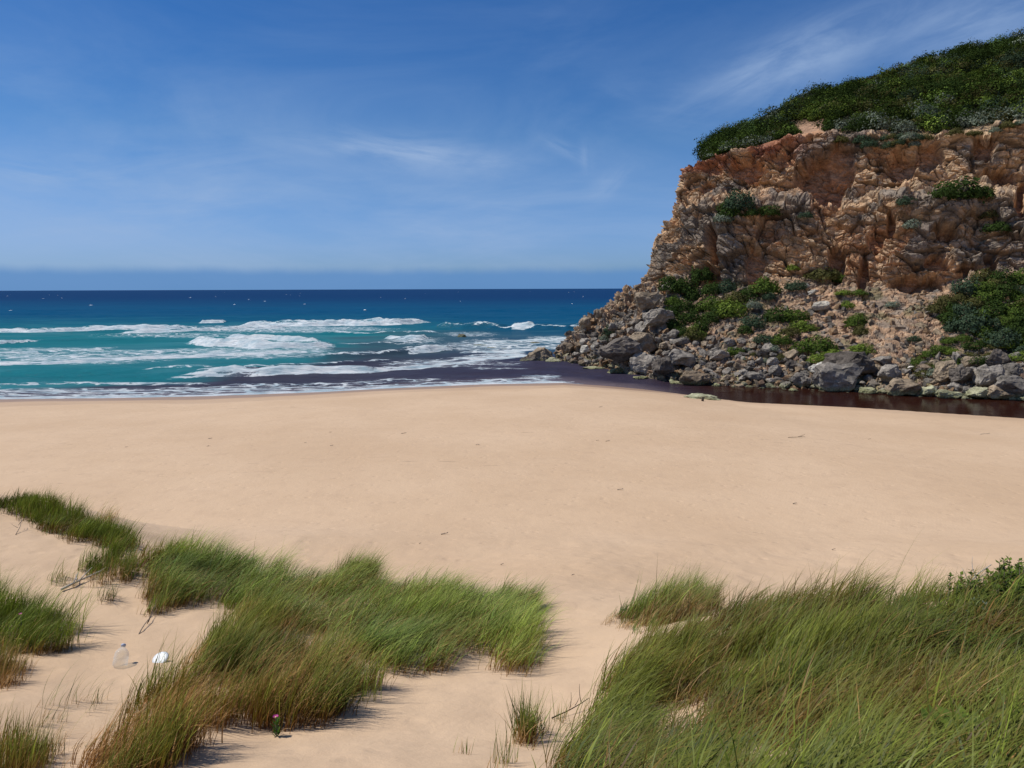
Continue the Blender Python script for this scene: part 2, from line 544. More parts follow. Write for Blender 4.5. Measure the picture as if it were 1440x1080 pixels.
GC = [  # photo pixel and distance of bare dune ground
    (620, 1075, 5.6), (540, 1000, 7.7), (480, 1000, 7.6), (700, 1000, 7.6), (650, 955, 8.9), (780, 900, 10.8),
    (800, 850, 13), (800, 800, 17), (800, 770, 20.5), (800, 745, 24), (600, 760, 22), (400, 745, 22), (1100, 760, 22),
    (200, 1060, 6.2), (60, 1070, 6.0), (60, 980, 7.9), (170, 940, 9.0), (60, 905, 10), (-80, 900, 10), (140, 870, 11), (240, 855, 11.8),
    (200, 805, 13.2), (60, 790, 13.6), (100, 815, 12.8), (60, 750, 15.5), (10, 722, 17), (-150, 720, 17),
    (120, 748, 16.3), (190, 765, 15.3), (60, 712, 18), (-100, 690, 19),
    (450, 880, 10.8), (600, 940, 9.3), (740, 870, 12.4), (400, 818, 13.4), (560, 835, 12.9), (300, 790, 14.4), (700, 842, 13.4),
    (320, 950, 8.8), (730, 935, 9.8),
    (880, 955, 8.4), (800, 1020, 7.1), (960, 878, 10.4), (1010, 862, 9.8), (1100, 864, 8.9), (1200, 858, 8.3),
    (1350, 850, 7.9), (1440, 838, 7.8), (1600, 820, 7.8), (1200, 1000, 5.7), (1400, 1050, 4.7), (1000, 1000, 6.7),
    (900, 1070, 6.0), (1100, 912, 7.6), (1300, 940, 6.3), (1440, 960, 5.9), (1600, 960, 5.9), (1700, 1050, 4.7),
    (900, 882, 11.4), (1000, 858, 11.9)]
GP = [tuple(at_y(*g)) for g in GC]
zb = lambda y: np.interp(y, [-40, 0, 5.6, 7.7, 9, 11, 13, 17, 20, 24, 30], [9.0, 8.4, 6.2, 5.4, 5.0, 4.6, 4.2, 3.4, 2.7, 2.05, 1.9])
GP += [(0, 0, 8.4), (-4, 0.5, 8.3), (4, 0.5, 8.8), (8, 1, 9.0), (0, 3, 7.3), (3.2, 3.0, 7.9), (0, -6, 8.9), (-10, -6, 8.6), (10, -6, 9.4), (-9, 1, 8.2)]
GP += [(5, 11.5, 4.3), (8, 11.8, 4.2), (11, 12, 4.4), (-4, 17.5, 3.0), (-8, 19, 2.9), (-1, 16.5, 3.2), (-13, 23, 2.6), (3, 15, 3.6)]
for xx in (-22, -34, 22, 34):
    for yy in (-20, -6, 0, 5, 9, 13, 17, 21):
        GP.append((xx, yy, float(zb(yy)) + (0.5 if xx > 0 and yy < 12 else 0)))
GP = np.array(GP)


def _tk(r2):
    return 0.5 * r2 * np.log(r2 + 1e-9)


_n = len(GP)
_A = np.zeros((_n + 3, _n + 3))
_d2 = ((GP[:, None, :2] - GP[None, :, :2]) ** 2).sum(2)
_A[:_n, :_n] = _tk(_d2) + np.eye(_n) * 0.6
_A[:_n, _n] = 1; _A[:_n, _n + 1:] = GP[:, :2]; _A[_n, :_n] = 1; _A[_n + 1:, :_n] = GP[:, :2].T
_b = np.zeros(_n + 3); _b[:_n] = GP[:, 2]
_W = np.linalg.solve(_A, _b)


def ground_z(x, y):
    x = np.atleast_1d(np.asarray(x, float)); y = np.atleast_1d(np.asarray(y, float))
    bz, d = beach_z(x, y)
    near = (y < 30) & (np.abs(x) < 45)
    tz = np.zeros_like(x)
    if near.any():
        xs, ys = x[near], y[near]
        out = np.empty_like(xs)
        for s in range(0, len(xs), 60000):
            a, b = xs[s:s + 60000], ys[s:s + 60000]
            r2 = (a[:, None] - GP[None, :, 0]) ** 2 + (b[:, None] - GP[None, :, 1]) ** 2
            out[s:s + 60000] = _tk(r2) @ _W[:_n] + _W[_n] + _W[_n + 1] * a + _W[_n + 2] * b
        P = np.stack([xs, ys, 0 * xs], 1)
        out = out + 0.045 * fbm(P * 0.9, 4, 3) + 0.012 * fbm(P * 5.0, 2, 5)
        tz[near] = out
    far = np.where(y < 30, zb(y), 0)
    w = 1 - sst(20.5, 27, y)
    wx = 1 - sst(34, 44, np.abs(x))
    dune = np.where(near, tz * wx + far * (1 - wx), far)
    z = bz * (1 - w) + dune * w
    P = np.stack([x, y, 0 * x], 1)
    z = z + np.where(d > 0, 0.05 * vnoise(P * 0.15, 11) * sst(0, 6, d), 0)
    return z


def axis(segs):
    out = []
    for a, b, s in segs:
        n = max(1, int(round((b - a) / s)))
        out += list(np.linspace(a, b, n, endpoint=False))
    out.append(segs[-1][1])
    return np.array(out)


gx = axis([(-6000, -1000, 1000), (-1000, -200, 100), (-200, -60, 8), (-60, -15, 0.9), (-15, 13, 0.11), (13, 70, 0.9), (70, 200, 8), (200, 1000, 100), (1000, 6000, 1000)])
gy = axis([(-2000, -200, 300), (-200, -20, 15), (-20, 2, 0.9), (2, 20, 0.11), (20, 60, 0.45), (60, 90, 0.35), (90, 130, 2), (130, 400, 20), (400, 2000, 200), (2000, 30000, 4000)])
GX, GY = np.meshgrid(gx, gy)
gz = ground_z(GX.ravel(), GY.ravel())
_, dsh = beach_z(GX.ravel(), GY.ravel())
wob = fbm(np.stack([GX.ravel() * 0.12, GY.ravel() * 0.12, 0 * gz], 1), 3, 21)
rivm = sst(8, 20, GX.ravel())
wet = (1 - sst(2.5, 4.5, dsh + 1.0 * wob)) * (1 - 0.75 * rivm) + 0.25 * (1 - sst(7.0, 8.5, dsh + 1.5 * wob)) * (1 - rivm)
wet = np.where(dsh < 0.25, 1.0, np.clip(wet, 0, 0.9))
bch = sst(22, 30, GY.ravel())
ground = mesh_np('beach_sand', np.stack([GX.ravel(), GY.ravel(), gz], 1), grid_faces(len(gy), len(gx)), M_SAND, attrs={'wet': wet, 'beach': bch})
tag(ground, 'smooth tan sand of the wide beach and the dunes', None, None, 'structure')

# ------------------------------------------------------------------ sea
sx = axis([(-30000, -4000, 6000), (-4000, -900, 300), (-900, -260, 20), (-260, -130, 1.6), (-130, 130, 0.55), (130, 260, 2.5), (260, 900, 30), (900, 4000, 300), (4000, 30000, 6000)])
sy = axis([(5, 50, 1.5), (50, 130, 0.42), (130, 290, 0.62), (290, 400, 2.0), (400, 900, 12), (900, 3000, 100), (3000, 40000, 3000)])
SX, SY = np.meshgrid(sx, sy)
X = SX.ravel(); Y = SY.ravel()
P0 = np.stack([X, Y, 0 * X], 1)
px, py, _ = proj(P0)
# slightly wander the pixel coordinates so nothing is straight
wn = fbm(P0 * np.array([0.02, 0.05, 1]), 4, 31)
wn2 = fbm(P0 * np.array([0.12, 0.2, 1]), 3, 37)
wn3 = fbm(P0 * np.array([0.45, 0.5, 1]), 3, 39)
pyw = py + 1.2 * wn + 0.5 * wn2
Z = np.zeros_like(X)
foam = np.zeros_like(X)
near = (Y < 420) & (np.abs(X) < 300)
# swell and chop
amp = sst(55, 90, Y) * (1 - sst(20, 34, X) * (1 - sst(95, 130, Y)))
PP = P0 + np.stack([0 * X, 3 * wn, 0 * X], 1)
chop = 0.16 * fbm(PP * np.array([0.16, 0.42, 1]), 4, 41) + 0.30 * fbm(PP * np.array([0.03, 0.10, 1]), 3, 43)
Z += np.where(near, amp * chop, 0)


def wave(pts, h, front=1.6, back=6.0, fo=1.0, trail=0.5, lip=None, hv=None, tl=10.0):
    """pts: photo pixels of the foot of the wave front; the wave stands behind it"""
    global Z, foam
    w = np.array([at_z(*p)[:2] for p in pts])
    yc = np.interp(X, w[:, 0], w[:, 1]) + 1.6 * wn2 + 0.8 * wn
    span = (w[-1, 0] - w[0, 0])
    t = (X - w[0, 0]) / span
    ends = sst(0, 0.10, t) * sst(0, 0.12, 1 - t)
    hh = 0.62 * h * ends * (1 + 0.35 * wn2 + 0.25 * wn + 0.35 * wn3)
    s = Y - yc
    prof = sst(0, front, s) * np.exp(-np.maximum(s - front, 0) ** 2 / (back * back)) - 0.12 * np.exp(-(s + 2.5) ** 2 / 6)
    m_ = near & (np.abs(s) < 60)
    Z = np.where(m_, np.maximum(Z, Z * 0.4 + hh * prof), Z)
    f = fo * sst(-0.7, 0.2, s) * (1 - sst(front * 1.2, front * 1.2 + 2.0, s))
    f = f * (0.92 + 0.45 * wn3 - 0.10 * wn2)
    f = np.maximum(f, trail * sst(-0.3, 0.5, s) * np.exp(-np.maximum(s, 0) / (tl * 0.55)) * (1 + 0.5 * wn2))
    if lip:
        f = np.maximum(f, lip * np.exp(-(s - front) ** 2 / 0.5))
    foam = np.where(m_, np.maximum(foam, f * ends ** 0.6), foam)


wave([(-140, 469), (0, 467.5), (60, 467), (130, 465), (200, 464), (290, 461)], 1.5, 2.0, 6, 0.95, 0.50, tl=16)
wave([(160, 469), (240, 467.5), (330, 464), (410, 461.5)], 1.3, 1.6, 5, 0.9, 0.45, tl=14)
wave([(320, 460.5), (360, 459), (450, 458.5), (560, 457.5), (612, 455)], 2.1, 2.2, 7, 1.0, 0.62, tl=22)
wave([(275, 455), (290, 454.5), (312, 454)], 1.2, 2.0, 5, 1.0, 0.4)
wave([(-140, 486), (0, 484), (50, 480), (90, 476)], 1.1, 1.6, 5, 0.9, 0.55, tl=12)
wave([(252, 484), (300, 488.5), (360, 490.5), (420, 490), (475, 488)], 1.45, 1.6, 4.5, 1.0, 0.72, tl=12)
wave([(305, 479.5), (350, 479), (400, 480), (450, 481)], 1.3, 1.6, 4.5, 1.0, 0.5, tl=8)
wave([(-140, 516), (0, 513.5), (60, 512), (130, 510), (240, 504), (350, 500), (470, 494)], 0.45, 1.4, 5, 0.78, 0.58, tl=20)
wave([(-140, 500), (0, 499), (80, 495), (150, 494)], 0.4, 1.4, 5, 0.6, 0.5, tl=9)
wave([(600, 461), (650, 463), (720, 463.5), (800, 464.5), (900, 462)], 1.9, 3.5, 7, 0.0, 0.0, lip=0.42)
wave([(719, 463), (735, 463.5), (753, 463)], 2.0, 2.6, 5, 1.0, 0.4, tl=6)
wave([(440, 470), (520, 471), (620, 470)], 0.8, 2.5, 5, 0.0, 0.0, lip=0.45)
wave([(540, 476), (580, 479), (600, 478)], 0.9, 2.5, 5, 0.6, 0.3, lip=0.5)
wave([(420, 486), (500, 487), (600, 483)], 0.5, 2.5, 5, 0.0, 0.0, lip=0.35)
wave([(440, 505), (520, 502), (580, 498), (640, 494)], 1.0, 2.2, 5, 0.0, 0.0, lip=0.45)
wave([(575, 498), (600, 497), (635, 493)], 0.9, 1.6, 3.5, 1.0, 0.3, tl=4)
wave([(180, 524), (260, 523), (380, 519), (480, 513), (560, 507)], 0.6, 2.0, 4, 0.0, 0.0, lip=0.42)
wave([(235, 531), (258, 530), (300, 529), (370, 529), (430, 527.5), (480, 526.5), (520, 526), (560, 524)], 1.0, 1.5, 3.2, 0.45, 0.0, lip=0.75, tl=3)
wave([(365, 529), (430, 528), (480, 527), (525, 526)], 0.85, 1.1, 2.6, 1.0, 0.2, tl=3)
wave([(515, 527), (560, 523.5), (600, 520), (650, 511.5), (690, 507), (748, 502)], 0.40, 1.3, 5, 1.0, 0.75, tl=10)
wave([(-140, 548), (0, 544), (150, 541), (260, 540), (330, 538)], 0.30, 1.0, 2.5, 0.3, 0.15, lip=0.3, tl=3)
wave([(300, 545), (400, 543), (480, 541), (560, 537)], 0.22, 0.8, 2.0, 0.35, 0.2, tl=2.5)
wave([(660, 487), (700, 484), (760, 482), (812, 479)], 0.5, 1.4, 4, 0.7, 0.5, tl=9)
wave([(640, 500), (700, 496), (770, 494)], 0.3, 1.2, 4, 0.6, 0.45, tl=8)
wave([(560, 491), (620, 488), (680, 489)], 0.3, 1.2, 3, 0.35, 0.3, tl=4)


def blob(cx, cy, rx, ry, a):
    global foam
    q = ((px - cx) / rx) ** 2 + ((pyw - cy) / ry) ** 2
    foam = np.where(near, np.maximum(foam, a * np.exp(-q * 1.2)), foam)


for b_ in [(90, 505, 160, 8, 0.42), (330, 497, 150, 8, 0.45), (200, 497, 120, 5, 0.36), (60, 493, 120, 5, 0.3), (400, 463, 180, 6, 0.38),
           (120, 551, 230, 5, 0.50), (320, 548, 130, 5, 0.48), (-60, 556, 130, 4, 0.5),
           (440, 545, 110, 3.5, 0.36), (620, 512, 90, 8, 0.45), (700, 515, 60, 6, 0.22), (700, 488, 90, 10, 0.40), (780, 480, 40, 8, 0.48), (770, 490, 40, 5, 0.42),
           (762, 532, 26, 2.4, 0.62), (700, 522, 60, 4, 0.25), (580, 480, 60, 10, 0.26), (660, 470, 60, 6, 0.24), (250, 472, 160, 6, 0.26), (560, 536, 120, 4, 0.22)]:
    blob(*b_)
# swash line along the sand
ys = np.interp(X, WLX, WLY)
sw = Y - (ys + 0.45 + 0.5 * wn2)
rv = 1 - sst(3, 9, X)
foam = np.where(near & (sw > -2), np.maximum(foam, (0.85 * np.exp(-sw ** 2 / 0.22) + 0.42 * np.exp(-np.maximum(sw, 0) ** 2 / 8)) * np.clip(rv, 0, 1)), foam)
Z = Z * sst(-0.3, 5.0, Y - ys)
# colour of the water body
c_far = srgb(4, 48, 90); c_mid = srgb(6, 72, 106); c_teal = srgb(30, 108, 114); c_tan = srgb(60, 50, 62); c_sh = srgb(120, 106, 106)
c_riv = srgb(44, 20, 12); c_near = srgb(70, 118, 128)
f_mid = sst(416, 436, pyw)
f_teal = sst(438, 475, pyw)
C = c_far[None] * (1 - f_mid[:, None]) + c_mid[None] * f_mid[:, None]
leftness = 1 - sst(520, 760, px)
tt = (f_teal * (0.25 + 0.75 * leftness))[:, None]
C = C * (1 - tt) + c_teal[None] * tt
edge_x = np.interp(pyw, [455, 462, 475, 495, 512, 528, 540, 548, 560], [640, 600, 520, 470, 395, 270, 190, 60, -400])
tn = sst(-45, 75, px + 45 * wn + 35 * wn2 - edge_x) * sst(452, 478, pyw) * (0.55 + 0.45 * sst(480, 515, pyw)) * (1 - 0.45 * sst(640, 760, px) * (1 - sst(490, 505, pyw)))
C = C * (1 - 0.93 * tn[:, None]) + c_tan[None] * 0.93 * tn[:, None]
shl = (1 - sst(0, 5.5, Y - ys)) * (1 - sst(10, 20, X))
C = C * (1 - 0.75 * shl[:, None]) + c_sh[None] * 0.75 * shl[:, None]
rr = sst(12, 22, X) * (1 - sst(100, 125, Y))
mk = np.clip(sst(0.06, 0.6, foam) * 0.6 + 0.22 * f_teal * (1 - tn) * sst(-0.5, 0.8, wn + wn2), 0, 0.7)[:, None]
C = C * (1 - mk) + (np.array([0.10, 0.27, 0.30])[None] * (1 - tn[:, None]) + np.array([0.16, 0.16, 0.20])[None] * tn[:, None]) * mk
C = C * (1 - rr[:, None]) + c_riv[None] * rr[:, None]
calm = rr * 1.0
sea = mesh_np('sea', np.stack([X, Y, Z], 1), grid_faces(len(sy), len(sx)), M_SEA, attrs={'Col': C, 'foam': foam, 'calm': calm})
tag(sea, 'blue green ocean with white surf and the brown creek running into it', None, None, 'structure')

# ------------------------------------------------------------------ cliff headland
rows = []
r0 = [(783, 511), (850, 521), (900, 531), (960, 540), (1080, 546), (1200, 551), (1300, 557), (1440, 563), (1650, 577), (1900, 600)]
r0 = np.array([at_z(*p) for p in r0])
rows.append((r0 + np.array([0, -1.0, -1.6]), 6))
rows.append((r0, 60))
rows.append((np.array([at_y(*p) for p in [(786, 497, 103), (850, 487, 97), (900, 492, 90), (960, 500, 84), (1080, 505, 80), (1200, 515, 77), (1300, 515, 74), (1440, 500, 72), (1650, 500, 66), (1900, 500, 60)]]), 36))
rows.append((np.array([at_y(*p) for p in [(800, 478, 106), (860, 465, 101), (910, 462, 95), (970, 468, 88), (1080, 478, 83), (1200, 488, 80), (1300, 482, 77), (1440, 462, 75), (1650, 465, 69), (1900, 465, 63)]]), 36))
rows.append((np.array([at_y(*p) for p in [(822, 452, 109), (875, 440, 105), (930, 432, 99), (1000, 448, 92), (1100, 445, 88), (1200, 455, 85), (1300, 448, 81), (1440, 425, 79), (1650, 425, 73), (1900, 430, 67)]]), 34))
rows.append((np.array([at_y(*p) for p in [(862, 425, 110), (890, 420, 107), (950, 408, 102), (1010, 420, 96), (1100, 410, 92), (1200, 425, 88), (1290, 428, 84), (1380, 405, 82), (1440, 395, 81.5), (1650, 395, 76), (1900, 400, 70)]]), 34))
rows.append((np.array([at_y(*p) for p in [(898, 404, 111), (930, 402, 107), (970, 388, 103), (1020, 402, 98), (1100, 380, 96), (1200, 398, 92), (1290, 410, 88), (1380, 388, 86), (1440, 374, 85), (1650, 370, 80), (1900, 370, 74)]]), 90))
rows.append((np.array([at_y(*p) for p in [(914, 366, 111.5), (950, 350, 107), (1000, 345, 102), (1100, 340, 98), (1200, 340, 94.2), (1300, 340, 90), (1380, 335, 88), (1440, 325, 86.6), (1650, 320, 81), (1900, 320, 75)]]), 90))
rows.append((np.array([at_y(*p) for p in [(940, 295, 112), (1000, 298, 105.5), (1100, 292, 100), (1200, 288, 96.5), (1300, 284, 92.6), (1440, 276, 88.6), (1650, 270, 83), (1900, 265, 77)]]), 40))
rows.append((np.array([at_y(*p) for p in [(947, 280, 113), (1000, 280, 109.5), (1100, 275, 104.5), (1200, 270, 100.5), (1300, 267, 96.5), (1440, 260, 92.5), (1650, 255, 87), (1900, 245, 81)]]), 140))
rows.append((np.array([at_y(*p) for p in [(968, 238, 114), (1000, 221, 112), (1060, 207, 109), (1110, 192, 107), (1150, 188, 105.5), (1190, 195, 104), (1240, 188, 102), (1290, 200, 99), (1340, 192, 98), (1400, 182, 96), (1440, 178, 95), (1650, 160, 90), (1900, 140, 84)]]), 36))
rows.append((np.array([at_y(*p) for p in [(984, 226, 117), (1040, 201, 117), (1100, 183, 116.5), (1160, 162, 115.5), (1250, 150, 114.5), (1340, 132, 113), (1440, 120, 111), (1650, 95, 106), (1900, 70, 99)]]), 40))
rows.append((np.array([at_y(*p) for p in [(994, 211, 121), (1040, 184, 124), (1080, 167, 126), (1110, 155, 128), (1150, 137, 130), (1200, 120, 133), (1250, 107, 135), (1300, 92, 137), (1340, 78, 139), (1400, 67, 141), (1440, 52, 143), (1650, 5, 146), (1900, -50, 140)]]), 12))
_r = rows[-1][0].copy()
rows.append((_r + np.array([10, 35, 1.0]), 6))
rows.append((_r + np.array([60, 180, -12.0]), 0))
UN = 820
NB = 40                                     # columns wrapping round the seaward end
base = []
keyv = []
RS = []
for r_, nseg in rows:
    E = r_[0]
    pts = r_
    # parameter: fraction in photo px for visible part
    ppx, _, _ = proj(pts)
    ppx = np.maximum.accumulate(ppx + np.arange(len(ppx)) * 1e-3)
    u = np.concatenate([np.linspace(ppx[0], 1485, int(UN * 0.9), endpoint=False), np.linspace(1485, ppx[-1], UN - int(UN * 0.9))])
    vis = np.stack([np.interp(u, ppx, pts[:, k]) for k in range(3)], 1)
    wrap = np.array([[75, 170, 0], [45, 105, 0], [20, 46, 0], [9, 20, 0], [3.2, 7, 0], [1.0, 2.6, 0]])[:, :] + E
    wrap = np.vstack([wrap, E])
    tw = np.linspace(0, 1, NB + 1)[:-1] ** 0.7
    wr = np.stack([np.interp(tw, np.linspace(0, 1, len(wrap)), wrap[:, k]) for k in range(3)], 1)
    RS.append(np.vstack([wr, vis]))
grid = []
vrow = []
for i in range(len(rows) - 1):
    nseg = rows[i][1]
    for k in range(nseg):
        t = k / nseg
        grid.append(RS[i] * (1 - t) + RS[i + 1] * t); vrow.append(i + t)
grid.append(RS[-1]); vrow.append(len(rows) - 1)
G = np.array(grid); vrow = np.array(vrow)
NR, NC = G.shape[:2]
for it in range(6):                         # soften the lofted creases
    G[1:-1] = G[1:-1] * 0.5 + 0.25 * (G[:-2] + G[2:])
    G[:, 1:-1] = G[:, 1:-1] * 0.5 + 0.25 * (G[:, :-2] + G[:, 2:])
dU = np.gradient(G, axis=1); dV = np.gradient(G, axis=0)
Nn = np.cross(dU, dV)
Nn /= np.linalg.norm(Nn, axis=2, keepdims=True) + 1e-9
if Nn[NR // 2, NC // 2, 1] > 0: Nn = -Nn
for it in range(10):
    Nn[1:-1] = Nn[1:-1] * 0.5 + 0.25 * (Nn[:-2] + Nn[2:])
    Nn[:, 1:-1] = Nn[:, 1:-1] * 0.5 + 0.25 * (Nn[:, :-2] + Nn[:, 2:])
CP = G.reshape(-1, 3); CN = Nn.reshape(-1, 3)
VR = np.repeat(vrow, NC)
# row indices: 0 under, 1 water, 2..5 talus, 6 cliff foot, 7, 8 ledge, 9 ledge back, 10 top, 11 hill, 12 ridge
mface = sst(5.6, 6.3, VR) * (1 - sst(9.95, 10.15, VR))
mtal = sst(0.8, 1.3, VR) * (1 - sst(5.8, 6.3, VR))
mhill = sst(10.0, 10.5, VR)
cpx, cpy, _ = proj(CP)
# rocky spur at the left end of the talus
mspur = mtal * (1 - sst(930, 985, cpx + 0.25 * (cpy - 450)))
wq = np.stack([fbm(CP * 0.25, 3, 51), fbm(CP * 0.25, 3, 52), fbm(CP * 0.25, 3, 53)], 1)
Q = CP + wq * np.array([0.6, 0.6, 0.35])
dip = Q[:, 2] + 0.16 * Q[:, 0] - 0.1 * Q[:, 1]
Qs = np.stack([Q[:, 0], Q[:, 1], dip], 1)
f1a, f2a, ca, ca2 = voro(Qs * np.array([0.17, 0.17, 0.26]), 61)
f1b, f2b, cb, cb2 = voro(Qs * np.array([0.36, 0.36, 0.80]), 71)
f1c, f2c, cc, cc2 = voro(Qs * np.array([0.8, 0.8, 1.9]), 81)
f1d, f2d, cd, cd2 = voro(Qs * np.array([1.9, 1.9, 4.2]), 91)
big = fbm(CP * 0.10, 3, 55)
med = fbm(Q * 0.45, 5, 56)
fin = fbm(Q * 1.7, 3, 57)
vert = ridged(Q * np.array([0.30, 0.30, 0.07]), 3, 58)
crack = lambda f1, f2, w: -(1 - sst(0, w, f2 - f1))
d_face = 1.0 * big + 2.3 * (ca - 0.5) + 1.3 * (cb - 0.5) + 0.5 * (cc - 0.5) + 0.14 * (cd - 0.5) + 0.35 * med + 0.06 * fin
saw1 = (dip / 2.9 + 0.5 * big + 0.10 * med) % 1.0
saw2 = (dip / 0.85 + 0.9 * big + 0.35 * med) % 1.0
d_face += (1.25 * (saw1 - 0.5) * sst(0.05, 0.6, ca2) + 0.40 * (saw2 - 0.5) * sst(0.2, 0.8, cb2))
d_face += 0.45 * crack(f1a, f2a, 0.07) + 0.35 * crack(f1b, f2b, 0.10) + 0.22 * crack(f1c, f2c, 0.12) - 0.35 * sst(0.5, 0.85, vert)
d_tal = 0.6 * big + 0.35 * med + 0.35 * (cc - 0.5) + 0.22 * (cd - 0.5) + 0.1 * fin - 0.25
d_spur = 1.0 * (ca - 0.5) + 1.3 * (cb - 0.5) + 0.9 * (cc - 0.5) + 0.35 * (cd - 0.5) + 0.3 * crack(f1b, f2b, 0.1) + 0.25 * med
d_hill = 0.8 * big + 0.35 * med
d_face = d_face * (0.55 + 0.45 * sst(905, 985, cpx))
disp = mface * d_face + (mtal - mspur) * d_tal + mspur * d_spur + mhill * d_hill
# ledges lean forward, caves bite in
caves = [(1050, 237, 30, 18, 2.2), (1158, 250, 42, 36, 3.6), (1185, 225, 22, 26, 1.5), (1268, 235, 26, 22, 2.3), (1306, 222, 20, 26, 1.8), (1387, 205, 20, 22, 2.6),
         (1404, 247, 28, 15, 3.0), (1438, 280, 12, 26, 2.6), (1004, 345, 10, 26, 2.6), (995, 385, 16, 20, 2.4), (1058, 368, 13, 28, 2.0), (1086, 398, 10, 10, 1.5),
         (1178, 372, 15, 26, 2.0), (1214, 392, 8, 30, 2.2), (1282, 398, 34, 11, 2.2), (1330, 330, 24, 9, 2.0), (1393, 372, 12, 22, 2.2), (1230, 340, 12, 14, 1.6),
         (1252, 316, 8, 18, 1.8), (995, 265, 12, 12, 1.4), (1360, 385, 20, 8, 1.6), (1318, 372, 20, 14, 1.6), (1480, 230, 30, 18, 3), (1000, 238, 16, 10, 1.2), (1100, 222, 22, 8, 1.0)]
cave_m = np.zeros(len(CP))
for (cx, cy, rx, ry, dp) in caves:
    q = np.sqrt(((cpx + 5 * med - cx) / rx) ** 2 + ((cpy + 4 * fin - cy) / ry) ** 2)
    mm = (1 - sst(0.72, 1.08, q + 0.12 * med)) * (NC > 0)
    mm *= (CP[:, 1] < 125) & (np.tile(np.arange(NC) >= NB, NR))
    disp = disp * (1 - 0.65 * mm) - dp * mm
    cave_m = np.maximum(cave_m, mm)
# overhanging lip at the very top of the face
lip = np.exp(-((VR - 9.97) / 0.07) ** 2)
disp += 0.5 * lip * mface
CV = CP + CN * disp[:, None]
# colours
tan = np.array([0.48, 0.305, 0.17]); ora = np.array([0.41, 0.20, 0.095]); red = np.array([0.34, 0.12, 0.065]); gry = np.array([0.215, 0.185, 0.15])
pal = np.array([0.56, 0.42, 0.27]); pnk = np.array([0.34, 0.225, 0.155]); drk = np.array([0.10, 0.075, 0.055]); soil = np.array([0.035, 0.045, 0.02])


def cmix(A, B, f):
    f = np.clip(f, 0, 1)[:, None]
    return A * (1 - f) + B * f


CC = np.tile(tan, (len(CP), 1))
CC = cmix(CC, ora[None], sst(0.0, 0.9, fbm(Q * 0.13, 3, 101) + 0.6 * (cb2 - 0.4)) * 0.7)
gm = sst(0.05, 0.6, fbm(Q * 0.22, 4, 102) + 0.55 * sst(8.6, 6.8, VR) * 0.6 + 0.35 * (disp / 1.5) + 0.35 * (cc2 - 0.5))
CC = cmix(CC, gry[None], gm * 0.85)
CC = cmix(CC, pal[None], sst(0.35, 0.85, cc2 * 0.6 + cd2 * 0.5 + 0.3 * sst(1150, 1400, cpx)) * 0.6 * (1 - gm))
CC = cmix(CC, red[None], sst(9.55, 9.85, VR) * (1 - sst(1080, 1180, cpx)) * 0.75 * sst(-0.5, 0.3, med + 0.3))
CC = cmix(CC, np.array([[0.40, 0.20, 0.10]]), cave_m * 0.6)
CC = cmix(CC, drk[None], mface * (0.55 * (1 - sst(0, 0.06, f2b - f1b)) + 0.4 * (1 - sst(0, 0.05, f2a - f1a))) * (1 - cave_m))  # shade in the cracks between rock blocks, painted dark into the vertex colour
CC = cmix(CC, pal[None] * 0.95, (sst(1215, 1235, cpx) * (1 - sst(1245, 1262, cpx)) * sst(212, 206, cpy) * sst(186, 192, cpy)) * 0.8)
tcol = cmix(np.tile((pnk + tan) * 0.5, (len(CP), 1)), gry[None] * 0.9, sst(0.35, 0.9, cc2) * 0.7 + 0.3 * sst(1100, 980, cpx))
tcol = cmix(tcol, pal[None], sst(0.85, 0.97, cd2) * 0.35)
tcol = cmix(tcol, np.array([[0.10, 0.11, 0.045]]), sst(0.1, 0.6, fbm(CP * 0.35, 3, 160)) * 0.55)
CC = cmix(CC, tcol, mtal - mspur)
scol = cmix(np.tile(gry * 1.05, (len(CP), 1)), tan[None], sst(0.4, 0.9, cc2) * 0.7)
scol = cmix(scol, np.array([[0.42, 0.26, 0.13]]), sst(455, 430, cpy + 0.25 * (cpx - 850)) * 0.6 * sst(0.3, 0.6, cd2))
CC = cmix(CC, scol, mspur)
zc = CV[:, 2] + 0.35 * med
CC = cmix(CC, np.array([[0.22, 0.22, 0.10]]), sst(1.3, 0.6, zc) * mtal * 0.6)
CC = cmix(CC, drk[None] * 0.5, sst(0.55, 0.2, zc) * 0.9)
# earth between the scrub; a bare scrape at the top left of the hill
hc = np.tile(np.array([0.065, 0.060, 0.032]), (len(CP), 1))
scr = np.exp(-(((cpx - 1140) / 24) ** 2 + ((cpy - 178) / 13) ** 2)) * 1.5
hc = cmix(hc, np.array([[0.36, 0.22, 0.14]]), scr)
CC = cmix(CC, hc, mhill)
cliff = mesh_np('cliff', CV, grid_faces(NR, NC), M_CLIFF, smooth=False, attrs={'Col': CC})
tag(cliff, 'orange and grey limestone headland above the creek', None, None, 'structure')
if CN[0, 1] > 0: pass
VPX, VPY, VD = proj(CV)
visc = (np.tile(np.arange(NC) >= NB - 2, NR)) & (VR < 12.1)
IV = np.where(visc)[0]
VI = np.stack([VPX[IV], VPY[IV]], 1)


def on_cliff(px_, py_, r=3.5):
    """world point of the nearest cliff surface seen at that photo pixel"""
    d = np.hypot(VI[:, 0] - px_, VI[:, 1] - py_)
    c = np.where(d < r)[0]
    if len(c) == 0:
        j = IV[np.argmin(d)]
    else:
        cand = IV[c]
        j = cand[np.argmin(VD[cand])]
    return CV[j].copy(), CN[j].copy()

